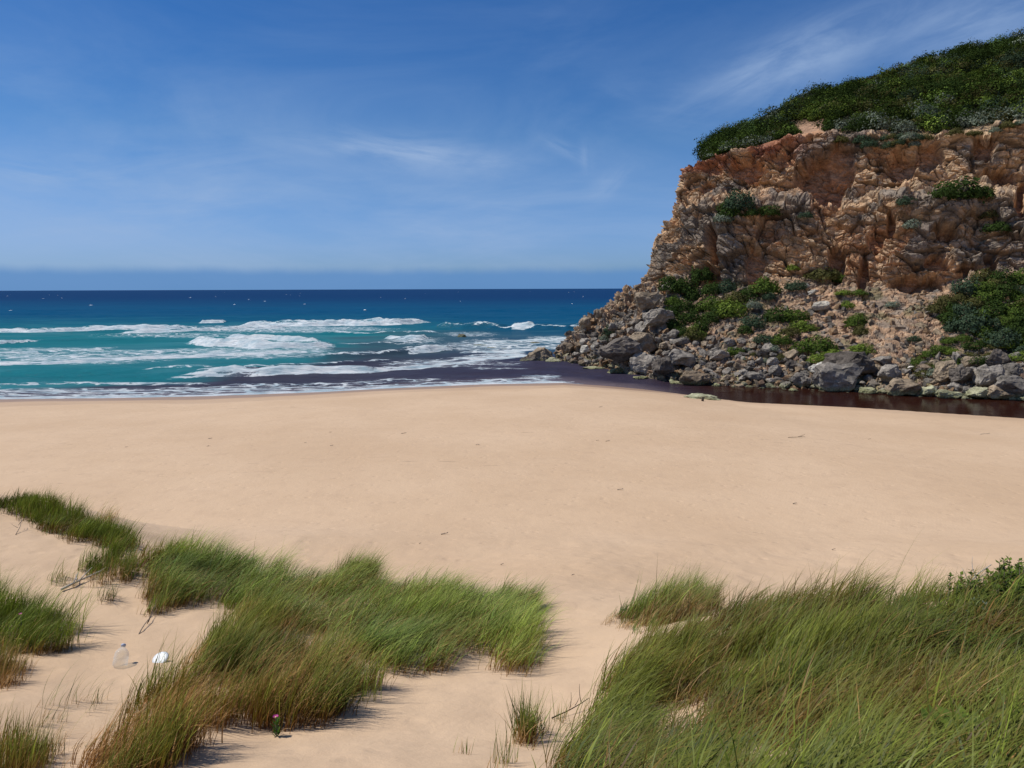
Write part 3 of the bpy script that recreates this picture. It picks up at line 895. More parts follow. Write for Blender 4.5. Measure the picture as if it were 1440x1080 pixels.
#@@PART2
# ------------------------------------------------------------------ boulders
def hull_mesh(seed, pts=20, sub=2, flat=0.8, rough=0.05):
    r_ = random.Random(seed)
    bm = bmesh.new()
    for i in range(pts):
        v = Vector((r_.gauss(0, 1), r_.gauss(0, 1), r_.gauss(0, 1))).normalized()
        k = r_.uniform(0.82, 1.12)
        v = Vector((max(-0.82, min(0.82, v.x * k)), max(-0.8, min(0.8, v.y * k)), max(-0.78, min(0.78, v.z * k)) * flat))
        bm.verts.new(v)
    bmesh.ops.convex_hull(bm, input=bm.verts)
    for v in [v for v in bm.verts if not v.link_faces]: bm.verts.remove(v)
    bmesh.ops.dissolve_limit(bm, angle_limit=0.28, verts=bm.verts, edges=bm.edges)
    bmesh.ops.bevel(bm, geom=list(bm.edges), offset=0.025, segments=1, affect='EDGES')
    bmesh.ops.triangulate(bm, faces=bm.faces)
    for _ in range(sub):
        ed = [e for e in bm.edges if e.calc_length() > 0.11]
        bmesh.ops.subdivide_edges(bm, edges=ed, cuts=1)
        bmesh.ops.triangulate(bm, faces=[f for f in bm.faces if len(f.verts) > 3])
    off = Vector((seed * 3.1, seed * 1.7, seed * 0.9))
    bm.normal_update()
    for v in bm.verts:
        n = mnoise.fractal(v.co * 2.6 + off, 0.8, 2.0, 4)
        c = mnoise.cell(v.co * 2.3 + off)
        v.co += v.normal * (n * rough * 1.6 + (c - 0.5) * rough * 1.2)
    me = bpy.data.meshes.new('boulder')
    bm.to_mesh(me)
    bm.free()
    for p in me.polygons: p.use_smooth = False
    return me


_hulls = {}


def boulder_mesh(shape, mt):
    k = (shape, mt.name)
    if k not in _hulls:
        base_ = _hulls.get((shape, None))
        if base_ is None:
            base_ = hull_mesh(shape + 3, 16 + (shape * 5) % 12, 3, 0.75 + 0.05 * (shape % 4), 0.05)
            _hulls[(shape, None)] = base_
        me = base_.copy()
        me.materials.clear(); me.materials.append(mt)
        _hulls[k] = me
    return _hulls[k]


def boulder(P, r3, mt, label, group=None, rot=None, shape=None, name='boulder', cat='boulder'):
    sh = random.randrange(9) if shape is None else shape
    o = bpy.data.objects.new(name, boulder_mesh(sh, mt))
    o.location = P
    o.scale = r3
    o.rotation_euler = rot if rot else (random.uniform(-.5, .5), random.uniform(-.5, .5), random.uniform(0, 6.28))
    COL.objects.link(o)
    return tag(o, label, cat, group)


G_, D_, T_, P_, A_ = B_GREY, B_DARK, B_TAN, B_PALE, B_GREEN
heroes = [
    (1178, 530, 34, 27, G_, 'biggest grey boulder with a flat tilted face, standing in the creek edge', 3),
    (1188, 512, 42, 22, D_, 'long dark brown boulder lying behind the biggest grey one', 1),
    (906, 512, 23, 22, G_, 'pale topped angular grey boulder at the waterline below the rocky point', 5),
    (872, 494, 34, 24, D_, 'huge dark undercut boulder at the foot of the rocky point', 2),
    (958, 504, 24, 17, G_, 'rounded grey boulder overhanging the water right of the angular one', 0),
    (932, 515, 17, 20, D_, 'dark shaded boulder wedged between two grey ones at the waterline', 4),
    (978, 534, 26, 15, T_, 'low brown wedge shaped boulder with a green base in the creek', 6),
    (902, 484, 26, 18, T_, 'cracked tan boulder above the waterline boulders of the point', 7),
    (926, 447, 25, 19, G_, 'large grey block below the dark bushes of the point', 8),
    (912, 421, 22, 16, T_, 'brown block at the corner where the cliff meets the rocky point', 3),
    (822, 491, 9, 7, P_, 'cream coloured fresh block on the rocky point', 1),
    (834, 489, 4, 6, P_, 'small upright cream stone beside the cream block', 5),
    (1250, 527, 15, 17, G_, 'square grey boulder right of the biggest boulder', 2),
    (1270, 545, 24, 17, T_, 'wide brown boulder standing in the creek right of the biggest one', 0),
    (1391, 531, 20, 23, G_, 'tall smooth grey boulder near the right end of the bank', 4),
    (1427, 545, 28, 17, G_, 'wide grey boulder cut by the right edge of the photo', 6),
    (1332, 522, 21, 15, T_, 'rounded brown grey boulder below the grey cushion shrub', 7),
    (1352, 528, 17, 16, D_, 'dark boulder leaning on the rounded brown grey one', 8),
    (1421, 521, 15, 12, G_, 'grey block resting on the wide boulder at the right edge', 1),
    (1402, 505, 14, 16, D_, 'dark block above the tall smooth grey boulder', 5),
    (1375, 554, 16, 11, A_, 'green stained square boulder in the creek near the right edge', 2),
    (1335, 555, 18, 8, A_, 'bright green algae covered low boulder in the creek', 3),
    (1406, 553, 20, 12, T_, 'brown cracked boulder in the creek below the tall grey one', 0),
    (1150, 517, 14, 9, P_, 'pale flat stone leaning left of the long dark boulder', 4),
    (1127, 536, 15, 13, G_, 'grey boulder on the bank left of the biggest boulder', 6),
    (1090, 521, 12, 8, G_, 'smooth oval grey boulder in the scree, lower of two', 7),
    (1087, 509, 10, 7, G_, 'smooth oval grey boulder in the scree, upper of two', 7),
    (1143, 411, 8, 5, P_, 'white block high on the scree below the cliff', 8),
    (1134, 402, 4, 4, P_, 'small white stone just above the white block on the scree', 1),
    (1153, 430, 14, 8, P_, 'pale cracked slab halfway up the scree', 5),
    (1281, 518, 5, 4, P_, 'small white stone at the foot of the pink scree chute', 2),
    (940, 404, 11, 6, P_, 'white streaked block among the bushes at the cliff foot', 3),
    (1120, 553, 18, 8, A_, 'flat green grey rock standing in the creek left of the biggest boulder', 0),
    (1047, 556, 20, 7, A_, 'green grey rock in the creek near the pale flat slab', 4),
    (835, 519, 18, 5, A_, 'low yellow green rock at the waterline of the point', 6),
    (866, 522, 16, 5, A_, 'low green rock just left of the angular grey boulder', 7),
    (903, 532, 16, 5, A_, 'green edged flat rock in front of the angular grey boulder', 8),
    (1220, 551, 16, 7, A_, 'green based rock in the creek right beside the biggest boulder', 1),
    (842, 441, 5, 9, T_, 'thin upright brown pinnacle on the skyline of the point', 5),
    (822, 455, 9, 12, T_, 'stubby brown knob at the seaward shoulder of the point', 2),
    (800, 488, 9, 9, T_, 'brown block at the seaward tip of the point', 3),
    (1345, 503, 6, 11, G_, 'narrow upright grey stone on top of the right bank', 0),
    (1305, 550, 12, 9, A_, 'green grey square block at the water between the brown boulders', 4),
    (1240, 507, 14, 7, G_, 'small grey slab at the right shoulder of the long dark boulder', 6),
    (1012, 500, 16, 12, G_, 'grey boulder half buried in the scree right of the bushes', 8),
    (1060, 530, 16, 9, G_, 'flat topped grey boulder low in the scree', 2),
]
placed = []
for (bx, by, hw, hh, mt, lab, sh) in heroes:
    p, n = on_cliff(bx, min(by + hh * 0.35, 562))
    dist = np.linalg.norm(p - CAM)
    rx = hw / FPX * dist; rz = hh / FPX * dist
    q = at_y(bx, by, p[1] - 0.25 * rx)
    ry = (rx + rz) * 0.42
    boulder(q, (rx * 1.08, ry * 1.1, rz * 1.18), mt, lab, None, (random.uniform(-.2, .2), random.uniform(-.25, .25), random.uniform(-.35, .35)), sh)
    placed.append((bx, by, max(hw, hh)))


def section(x, y):
    if x < 960: return 'on the rocky point left of the bushes'
    if x < 1125: return 'in the scree left of the two biggest boulders'
    if x < 1262: return 'around the two biggest boulders'
    return 'in the bank right of the two biggest boulders'


cnt = 0
tries = 0
spots = []
while cnt < 248 and tries < 9000:
    tries += 1
    x = random.uniform(806, 1455)
    wl = np.interp(x, [783, 850, 900, 960, 1080, 1200, 1300, 1440], [511, 521, 532, 541, 547, 552, 558, 565])
    hgt = np.interp(x, [800, 900, 960, 1080, 1130, 1262, 1320, 1440], [26, 90, 72, 62, 50, 44, 50, 66])
    y = wl + 3 - (hgt + 4) * random.random() ** 1.25
    hw = random.choice([5, 6, 6, 7, 8, 9, 10, 12, 14]) * random.uniform(0.85, 1.15)
    if any((x - a) ** 2 + ((y - b) * 1.4) ** 2 < (0.85 * c + 0.55 * hw) ** 2 for a, b, c in placed):
        continue
    p, n = on_cliff(x, min(y + 2, 562))
    dist = np.linalg.norm(p - CAM)
    r = hw / FPX * dist
    near_w = y > wl - 4
    mt = A_ if near_w and random.random() < 0.6 else random.choice([G_, G_, G_, T_, T_, D_, G_])
    tone = {A_.name: 'green stained', G_.name: 'grey', T_.name: 'tan brown', D_.name: 'dark'}[mt.name]
    size = 'small' if hw < 7.5 else 'large'
    where = ('at the waterline ' if near_w else 'lying ') + section(x, y)
    q = p + n * r * 0.15
    boulder(q, (r * 1.2, r * random.uniform(.8, 1.1), r * random.uniform(0.75, 1.1)), mt, '%s %s boulder %s' % (size, tone, where), '%s %s boulders %s' % (size, tone, where), None)
    placed.append((x, y, hw)); cnt += 1

# reef rocks out in the surf
def sea_rock(x, y, hw, hh, mt, lab, sh, dY=0.0):
    p = at_z(x, y)
    dist = np.linalg.norm(p - CAM)
    rx = hw / FPX * dist; rz = hh / FPX * dist
    boulder((p[0], p[1] + dY, rz * 0.15 - 0.05), (rx * 1.2, rx * 0.9, rz * 1.5), mt, lab, None, (0.05, random.uniform(-.12, .12), random.uniform(-.4, .4)), sh, 'reef_rock', 'rock')


sea_rock(760, 508, 20, 18, T_, 'brown weed covered reef rock at the seaward tip, higher of the pair', 2)
sea_rock(744, 510, 14, 9, D_, 'low dark weedy reef rock at the outer end of the point', 4)
sea_rock(778, 512, 12, 9, A_, 'yellow olive reef rock between the point and the high reef rock', 6, -0.8)
sea_rock(649, 474, 8, 4, D_, 'dark rounded rock alone in the surf, farthest out', 1)
sea_rock(676, 487, 12, 3, D_, 'long low dark rock awash in the foam', 3)
sea_rock(690, 490, 8, 2, D_, 'small dark rock awash right of the long low one', 5)
sea_rock(752, 484, 9, 3, D_, 'dark rock awash seaward of the reef rocks', 7)
sea_rock(705, 492, 8, 2, D_, 'thin dark rock awash nearest the brown water', 8)

# flat slab on the sand beside the creek
p = at_z(988, 562, 0.15)
boulder((p[0], p[1] + 0.3, 0.22), (2.0, 1.5, 0.62), B_PALEGREEN, 'pale greenish flat slab at the sand edge of the creek', None, (0.0, 0.06, -0.25), 2, 'flat_rock', 'rock')

# rubble: thousands of small stones, one object
def rubble(name, picks, rmin, rmax, mat_, label, seed):
    rg = np.random.default_rng(seed)
    pr = []
    for k in range(5):
        bm = bmesh.new()
        rr_ = random.Random(seed * 10 + k)
        for i in range(11):
            v = Vector((rr_.gauss(0, 1), rr_.gauss(0, 1), rr_.gauss(0, 1))).normalized()
            bm.verts.new((v.x, v.y, v.z * 0.75))
        bmesh.ops.convex_hull(bm, input=bm.verts)
        bmesh.ops.triangulate(bm, faces=bm.faces)
        bm.verts.index_update()
        pr.append((np.array([v.co[:] for v in bm.verts]), np.array([[v.index for v in f.verts] for f in bm.faces])))
        bm.free()
    Vs, Fs, Cs = [], [], []
    off = 0
    for p_ in picks:
        v, f = pr[rg.integers(5)]
        a = rg.uniform(0, 6.28, 3)
        Rm = np.array(Matrix.Rotation(a[0], 3, 'X') @ Matrix.Rotation(a[1], 3, 'Y') @ Matrix.Rotation(a[2], 3, 'Z'))
        r = rmin + (rmax - rmin) * rg.random() ** 3
        vv = (v * r * rg.uniform(0.7, 1.3, 3)) @ Rm.T + p_
        Vs.append(vv); Fs.append(f + off); off += len(vv)
        c = [gry, tan * 0.7, tan * 0.85, pnk * 0.9, pal * 0.8, gry * 0.7][rg.integers(6)] * rg.uniform(0.45, 0.9)
        Cs.append(np.tile(c, (len(vv), 1)))
    o = mesh_np(name, np.vstack(Vs), np.vstack(Fs), mat_, smooth=False, attrs={'Col': np.vstack(Cs)})
    return tag(o, label, 'rubble', None, 'stuff')


cand = np.where(visc & (VR > 1.0) & (VR < 5.7) & (VPX < 1500))[0]
wgt = (1.25 - (VR[cand] - 1) / 6.0) * (1 - 0.88 * np.exp(-((VPX[cand] - 1235 + 0.5 * (VPY[cand] - 450)) / 50) ** 2)) * (1 - 0.6 * np.exp(-((VPX[cand] - 1110) / 40) ** 2 - ((VPY[cand] - 400) / 30) ** 2))
pk = rng.choice(cand, 6000, p=wgt / wgt.sum())
rubble('rubble', CV[pk] + rng.normal(0, 0.05, (len(pk), 3)), 0.09, 0.62, M_CLIFF, 'loose grey and pink stones covering the scree slope', 4)
cand2 = np.where(visc & (VR > 1.0) & (VR < 2.6) & (VPX < 1500))[0]

# ------------------------------------------------------------------ scrub
def leaves(n, rg, rx, rz, lump=0.25, size=0.16, fill=0.45):
    """leaf cards filling a lumpy mound; returns verts (n*4,3) and outward factor"""
    d = rg.normal(size=(n, 3)); d[:, 2] = np.abs(d[:, 2]) * 0.9 - 0.15
    d /= np.linalg.norm(d, axis=1, keepdims=True)
    L = 1 + lump * vnoise(d * 2.2 + rg.uniform(0, 50), 3) + lump * 0.6 * vnoise(d * 5.0 + rg.uniform(0, 50), 4)
    r = L * (1 - fill * rg.random(n) ** 1.6)
    c = d * r[:, None] * np.array([rx, rx, rz])
    nrm = d * 1.2 + rg.normal(scale=0.5, size=(n, 3))
    nrm /= np.linalg.norm(nrm, axis=1, keepdims=True)
    t = np.cross(nrm, rg.normal(size=(n, 3))); t /= np.linalg.norm(t, axis=1, keepdims=True)
    b = np.cross(nrm, t)
    s = size * rg.uniform(0.6, 1.4, n)[:, None]
    q = np.stack([c - t * s, c - b * s * 0.55, c + t * s, c + b * s * 0.55], 1)
    return q, r


SP = {'dark': ((0.030, 0.052, 0.014), (0.055, 0.085, 0.022)), 'green': ((0.055, 0.090, 0.018), (0.105, 0.150, 0.030)),
      'lime': ((0.11, 0.16, 0.025), (0.19, 0.25, 0.05)), 'grey': ((0.13, 0.16, 0.115), (0.25, 0.28, 0.21)),
      'blue': ((0.035, 0.060, 0.035), (0.075, 0.105, 0.060)), 'olive': ((0.065, 0.068, 0.022), (0.13, 0.12, 0.045))}


def leafcol(n, kind, rg):
    a, b = SP[kind]
    t = rg.random((n, 1)) ** 1.3
    c = np.array(a) * (1 - t) + np.array(b) * t
    return np.repeat(c * rg.uniform(0.8, 1.2, (n, 1)), 4, axis=0)


_bush = {}


def bush_mesh(kind, k):
    key = (kind, k)
    if key not in _bush:
        rg = np.random.default_rng(hash_seed(kind) + k)
        q, r = leaves(1500, rg, 1.0, 0.95, 0.30, 0.080, 0.4)
        V = q.reshape(-1, 3)
        o = mesh_np('foliage', V, np.arange(len(V)).reshape(-1, 4), M_LEAF, smooth=False, attrs={'Col': leafcol(1500, kind, rg)}, link=False)
        _bush[key] = o.data
        bpy.data.objects.remove(o)
    return _bush[key]


def hash_seed(s_):
    return sum((i + 1) * ord(c) for i, c in enumerate(s_))


def make_stem():
    bm = bmesh.new()
    for k in range(4):
        a = k * 1.57 + 0.4
        tip = Vector((math.cos(a) * 0.45, math.sin(a) * 0.45, 0.55))
        nrm = tip.normalized().to_track_quat('Z', 'Y').to_matrix().to_4x4()
        bmesh.ops.create_cone(bm, segments=5, radius1=0.05, radius2=0.02, depth=tip.length + .3, matrix=Matrix.Translation(tip * 0.4) @ nrm, cap_ends=True)
    me = bpy.data.meshes.new('stem')
    bm.to_mesh(me); bm.free()
    me.materials.append(M_WOOD)
    return me


STEM = make_stem()


def shrub(bx, by, rpx, kind, label, group=None, hz=0.85, stem=True):
    p, n = on_cliff(bx, by + rpx * 0.35)
    dist = np.linalg.norm(p - CAM)
    r = rpx / FPX * dist
    root = empty('shrub', tuple(p), label, 'shrub', group)
    root.rotation_euler = (0, 0, random.uniform(0, 6.28))
    root.scale = (r, r, r * hz)
    f = bpy.data.objects.new('foliage', bush_mesh(kind, random.randrange(3)))
    f.parent = root; COL.objects.link(f)
    if stem:
        s_ = bpy.data.objects.new('stem', STEM)
        s_.parent = root; COL.objects.link(s_)
    return root


ADJ = {'dark': 'dark green', 'green': 'mid green', 'lime': 'bright yellow green', 'grey': 'silvery grey green', 'blue': 'bluish green', 'olive': 'dull olive'}
named_shrubs = [
    (1024, 432, 20, 'lime', 'bright yellow green dome shaped shrub in the bush patch on the point', 0.9),
    (976, 464, 15, 'lime', 'bright green shrub at the lower tip of the bush patch on the point', 0.9),
    (1350, 266, 26, 'dark', 'big dark shrub on the ledge in the right half of the cliff', 0.8),
    (1376, 270, 14, 'dark', 'dark shrub at the right shoulder of the big ledge shrub', 0.8),
    (1327, 272, 13, 'dark', 'dark shrub at the left shoulder of the big ledge shrub', 0.8),
    (1079, 298, 16, 'dark', 'rounded dark shrub on the cliff ledge left of the sandy patch', 0.75),
    (1055, 301, 9, 'dark', 'small dark shrub just left of the rounded ledge shrub', 0.8),
    (1036, 282, 19, 'blue', 'upper bluish shrub climbing the left part of the cliff', 1.1),
    (1024, 294, 17, 'dark', 'middle dark shrub climbing the left part of the cliff', 1.0),
    (1016, 303, 11, 'grey', 'silvery shrub at the foot of the climbing shrubs', 0.8),
    (1272, 283, 10, 'blue', 'small grey blue shrub in the crack at mid cliff', 0.9),
    (1280, 318, 9, 'grey', 'silvery tuft hanging under the mid cliff crack', 1.0),
    (1400, 320, 13, 'dark', 'dark shrub on the lower ledge near the right edge', 0.7),
    (1394, 300, 11, 'olive', 'dull bush above the dark shrub on the lower ledge', 0.8),
    (1131, 302, 8, 'blue', 'small bush on the ledge right of the sandy patch', 0.8),
    (1156, 386, 20, 'olive', 'wide olive bush at the head of the scree', 0.75),
    (1178, 388, 12, 'green', 'green bush at the right side of the wide olive bush', 0.8),
    (1114, 378, 8, 'lime', 'small lime bush where the scree meets the cliff', 0.8),
    (1116, 399, 13, 'blue', 'dark bluish bush on the pink earth at the top of the scree', 0.8),
    (1080, 414, 9, 'blue', 'small round dark bush halfway up the pink earth', 0.9),
    (1058, 426, 10, 'grey', 'round silvery cushion shrub right of the bush patch', 0.9),
    (1092, 440, 18, 'dark', 'dark round shrub in the middle of the scree', 0.85),
    (1116, 440, 15, 'green', 'green shrub touching the dark round one on the scree', 0.8),
    (1128, 455, 15, 'lime', 'lime green shrub below the green one on the scree', 0.8),
    (1110, 462, 13, 'olive', 'olive shrub at the lower left of the lime one', 0.8),
    (1058, 450, 15, 'blue', 'bluish dark shrub on the scree under the silvery cushion', 0.9),
    (1045, 462, 10, 'dark', 'small dark shrub low on the left scree', 0.9),
    (1098, 474, 14, 'green', 'green shrub in the lower middle of the scree', 0.8),
    (1072, 474, 12, 'blue', 'blue grey shrub left of the lower green shrub', 0.8),
    (1130, 484, 16, 'green', 'left shrub of the green patch above the boulders', 0.7),
    (1152, 480, 20, 'green', 'middle shrub of the green patch above the boulders', 0.8),
    (1170, 492, 14, 'lime', 'right lime shrub of the green patch above the boulders', 0.7),
    (1150, 500, 13, 'lime', 'lowest lime shrub of the green patch above the boulders', 0.7),
    (1166, 502, 9, 'blue', 'bluish cushion just left of the long dark boulder', 0.8),
    (1212, 486, 14, 'lime', 'bright lime tuft alone on the pink scree chute', 0.7),
    (1206, 450, 13, 'green', 'green bush on a small bank in the pink scree', 1.1),
    (1210, 462, 9, 'olive', 'olive bush hanging from the small bank in the scree', 1.1),
    (1190, 425, 9, 'lime', 'sparse lime bush on the upper scree', 0.9),
    (1187, 408, 10, 'lime', 'lime bush on the slope below the wide olive bush', 0.6),
    (1210, 408, 10, 'green', 'green bush at the cliff foot right of the lime one', 0.6),
    (1285, 473, 7, 'blue', 'tiny round bluish shrub at the edge of the pink chute', 0.9),
    (1313, 523, 10, 'grey', 'round grey green cushion shrub above the creek boulders', 0.9),
    (1252, 425, 8, 'grey', 'small grey shrub on the sandy shelf of the right slope', 0.7),
    (1030, 491, 12, 'green', 'small green bush low beside the boulder pile', 0.8),
    (858, 467, 9, 'blue', 'bluish bush growing on the rocky point', 1.2),
    (850, 476, 7, 'grey', 'grey tuft lower on the rocky point', 1.2),
]
for (bx, by, r_, k, lab, hz) in named_shrubs:
    shrub(bx, by, r_ * 1.12, k, lab, None, hz)


def cluster(poly, n, kinds, rr, place, seed, tall=0.85):
    rd = random.Random(seed)
    xs = [p_[0] for p_ in poly]; ys = [p_[1] for p_ in poly]
    pts = []
    t = 0
    while len(pts) < n and t < 4000:
        t += 1
        x = rd.uniform(min(xs), max(xs)); y = rd.uniform(min(ys), max(ys))
        if not in_poly(np.array([x]), np.array([y]), poly)[0]: continue
        r = rd.uniform(*rr)
        if any(math.hypot(x - a, y - b) < 0.62 * (r + c) * 0.9 for a, b, c in pts): continue
        pts.append((x, y, r))
        k = rd.choice(kinds)
        shrub(x, y, r, k, '%s shrub in %s' % (ADJ[k], place), '%s shrubs in %s' % (ADJ[k], place), tall, False)


cluster([(930, 408), (975, 382), (1010, 396), (1040, 408), (1075, 392), (1082, 402), (1050, 425), (1010, 452), (985, 470), (950, 466), (940, 440)],
        42, ['dark', 'dark', 'blue', 'green', 'dark', 'olive'], (11, 20), 'the dark bush patch at the foot of the cliff point', 5, 1.0)
cluster([(1312, 425), (1350, 400), (1385, 385), (1440, 385), (1470, 380), (1470, 480), (1440, 492), (1400, 470), (1350, 462), (1318, 455)],
        40, ['dark', 'blue', 'dark', 'green', 'blue', 'olive'], (11, 21), 'the big bush patch on the slope at the right', 6, 1.0)
cluster([(1290, 490), (1340, 470), (1400, 478), (1460, 480), (1460, 500), (1380, 505), (1330, 510), (1300, 528), (1282, 515)],
        26, ['lime', 'olive', 'green', 'green', 'dark'], (8, 14), 'the low green strip above the right hand boulders', 8, 0.7)
cluster([(1000, 478), (1050, 480), (1100, 490), (1110, 505), (1040, 505)], 9, ['grey', 'blue', 'grey', 'olive'], (5, 9), 'the stones of the left scree', 9)
cluster([(1150, 195), (1180, 200), (1235, 190), (1330, 190), (1350, 178), (1290, 205), (1260, 208)], 14, ['grey', 'blue', 'grey', 'olive'], (6, 11), 'the fringe hanging over the cliff top', 10)
cluster([(1360, 182), (1440, 172), (1440, 182), (1380, 190)], 6, ['grey', 'olive', 'blue'], (5, 9), 'the fringe on the cliff top at the right edge', 12)

# the scrub covering the hilltop, nobody could count it: one object
cand = np.where(visc & (VR > 10.12) & (VR < 12.12) & (VPX < 1500))[0]
cand = cand[(VPX[cand] > 992) | (VR[cand] > 11.2)]
cand = cand[~((np.abs(VPX[cand] - 1138) < 24) & (np.abs(VPY[cand] - 180) < 11))]
area_w = np.where(VR[cand] < 11, 1.0, 1.5)
pk = rng.choice(cand, 1900, p=area_w / area_w.sum())
qs, cs = [], []
kn = fbm(CV[pk] * 0.09, 2, 140)
for i, j in enumerate(pk):
    t = kn[i] + rng.normal(0, 0.35)
    kind = 'dark' if t < 0.1 else ('green' if t < 0.45 else ('olive' if t < 0.6 else ('lime' if t < 0.75 else 'blue')))
    if VR[j] < 10.4 and rng.random() < 0.22: kind = 'grey'
    if rng.random() < 0.03: kind = 'grey'
    r = 0.7 + 1.5 * rng.random() ** 2
    nl = int(110 + 130 * r)
    q, _ = leaves(nl, rng, r, r * rng.uniform(0.7, 1.1), 0.3, 0.14, 0.3)
    qs.append(q.reshape(-1, 3) + CV[j] + np.array([0, 0, r * 0.1])); cs.append(leafcol(nl, kind, rng) * math.exp(rng.normal(-0.5, 0.45)))
V = np.vstack(qs)
o = mesh_np('hillside_scrub', V, np.arange(len(V)).reshape(-1, 4), M_LEAF, smooth=False, attrs={'Col': np.vstack(cs)})
tag(o, 'dense dark green coastal scrub covering the hill above the cliff', 'scrub', None, 'stuff')

# ------------------------------------------------------------------ dune grass
def on_ground(px_, py_, far=40.0):
    d = ray(px_, py_)
    t = np.linspace(2.0, far, 900)
    P = CAM[None] + d[None] * t[:, None]
    g = ground_z(P[:, 0], P[:, 1])
    k = np.where(P[:, 2] < g)[0]
    if len(k) == 0: return P[-1]
    k = k[0]
    a = (P[k - 1, 2] - g[k - 1]); b = (g[k] - P[k, 2])
    f = a / (a + b + 1e-9)
    Q = P[k - 1] * (1 - f) + P[k] * f
    return Q


K = 6
C_BASE = np.array([0.24, 0.115, 0.040]); C_DRY = np.array([0.50, 0.315, 0.135]); C_G1 = np.array([0.030, 0.075, 0.010]); C_G2 = np.array([0.24, 0.30, 0.050]); C_TIP = np.array([0.38, 0.38, 0.12])


def blades(name, roots, tid, length, lean, wind, dry, width, seed, spread=0.5, basebrown=0.42, bright=1.0):
    """roots (n,3); tid tussock id; every blade is a bent tapering strip"""
    rg = np.random.default_rng(seed)
    n = len(roots)
    nt = tid.max() + 1
    tl = (0.5 + 0.8 * rg.random(nt) ** 0.8)[tid]; th = rg.normal(0, 0.16, nt)[tid]; tle = rg.normal(0, 0.12, nt)[tid]; tdry = rg.random(nt)[tid]; tcol = rg.random(nt)[tid]
    gust = fbm(roots * np.array([0.7, 0.7, 0]), 3, seed + 3)
    hue = fbm(roots * np.array([1.1, 1.1, 0]), 3, seed + 9)
    mound = np.exp((0.28 if seed == 282 else (0.26 if seed == 202 else 0.38)) * fbm(roots * np.array([1.3, 1.3, 0]), 2, seed + 15))
    L = length * tl * mound * rg.uniform(0.55, 1.15, n)
    head = wind + th + 0.25 * gust + rg.normal(0, spread, n)
    a0 = np.clip(rg.normal(0.15, 0.14, n), 0, 0.8)
    a1 = np.clip(lean * (1.1 + 0.45 * gust) + tle + rg.normal(0, 0.25, n), 0.05, 1.9)
    bbv = np.clip(basebrown * rg.uniform(0.5, 1.5, nt)[tid] * (1 + 0.5 * hue), 0.1, 1.0)
    hx, hy = np.cos(head), np.sin(head)
    tw = head + np.pi / 2 + rg.normal(0, 0.6, n)
    wx, wy = np.cos(tw), np.sin(tw)
    w = width * rg.uniform(0.7, 1.2, n) * np.where(rg.random(n) < 0.12, 1.7, 1.0)
    pos = roots.copy(); pos[:, 2] -= 0.03
    isdry = (rg.random(n) < dry * (0.5 + tdry) * np.clip(1 + 1.2 * hue, 0.2, 2.4))
    L = np.where(isdry, L * rg.uniform(0.45, 1.0, n), L)
    a1 = np.where(isdry, np.clip(a1 + rg.normal(0.35, 0.3, n), 0.1, 2.2), a1)
    V = np.zeros((n, (K + 1) * 2, 3)); C = np.zeros((n, (K + 1) * 2, 3))
    tcol = np.clip(0.6 * tcol + 0.2 + 0.9 * (mound - 1) - 0.3 * gust, 0, 1)
    g = C_G1[None] * (1 - tcol[:, None]) + C_G2[None] * tcol[:, None]
    g = g * np.exp(rg.normal(0, 0.38, (n, 1)))
    for k in range(K + 1):
        t = k / K
        if k:
            a = a0 + (a1 - a0) * (t - 0.5 / K) ** 1.1
            st = L / K
            pos = pos + np.stack([np.sin(a) * hx * st, np.sin(a) * hy * st, np.cos(a) * st], 1)
        ww = w * (1.0 if t < 0.5 else max(0.08, (1 - t) / 0.5)) * 0.5
        V[:, 2 * k] = pos + np.stack([wx * ww, wy * ww, 0 * ww], 1)
        V[:, 2 * k + 1] = pos - np.stack([wx * ww, wy * ww, 0 * ww], 1)
        fb = (1 - np.clip((t - 0.02) / (bbv - 0.02 + 1e-3), 0, 1) ** 1.5)[:, None]
        ft = sst(0.55, 1.0, np.full(n, t))[:, None] * 0.55
        c = g * (1 - ft) + C_TIP * ft
        c = c * (1 - fb) + C_BASE * fb
        cd_ = C_DRY * np.exp(rg.normal(-0.15, 0.3, (n, 1))) * (0.62 + 0.5 * t) * (1 - 0.5 * fb) + C_BASE * 0.5 * fb
        c = np.where(isdry[:, None], cd_, c) * bright
        C[:, 2 * k] = c; C[:, 2 * k + 1] = c
    V = V.reshape(-1, 3); C = C.reshape(-1, 3)
    b0 = (np.arange(n) * (K + 1) * 2)[:, None]
    F = np.concatenate([b0 + np.array([[2 * k, 2 * k + 1, 2 * k + 3, 2 * k + 2]]) for k in range(K)], 0)
    return mesh_np(name, V, F, M_GRASS, smooth=True, attrs={'Col': C})


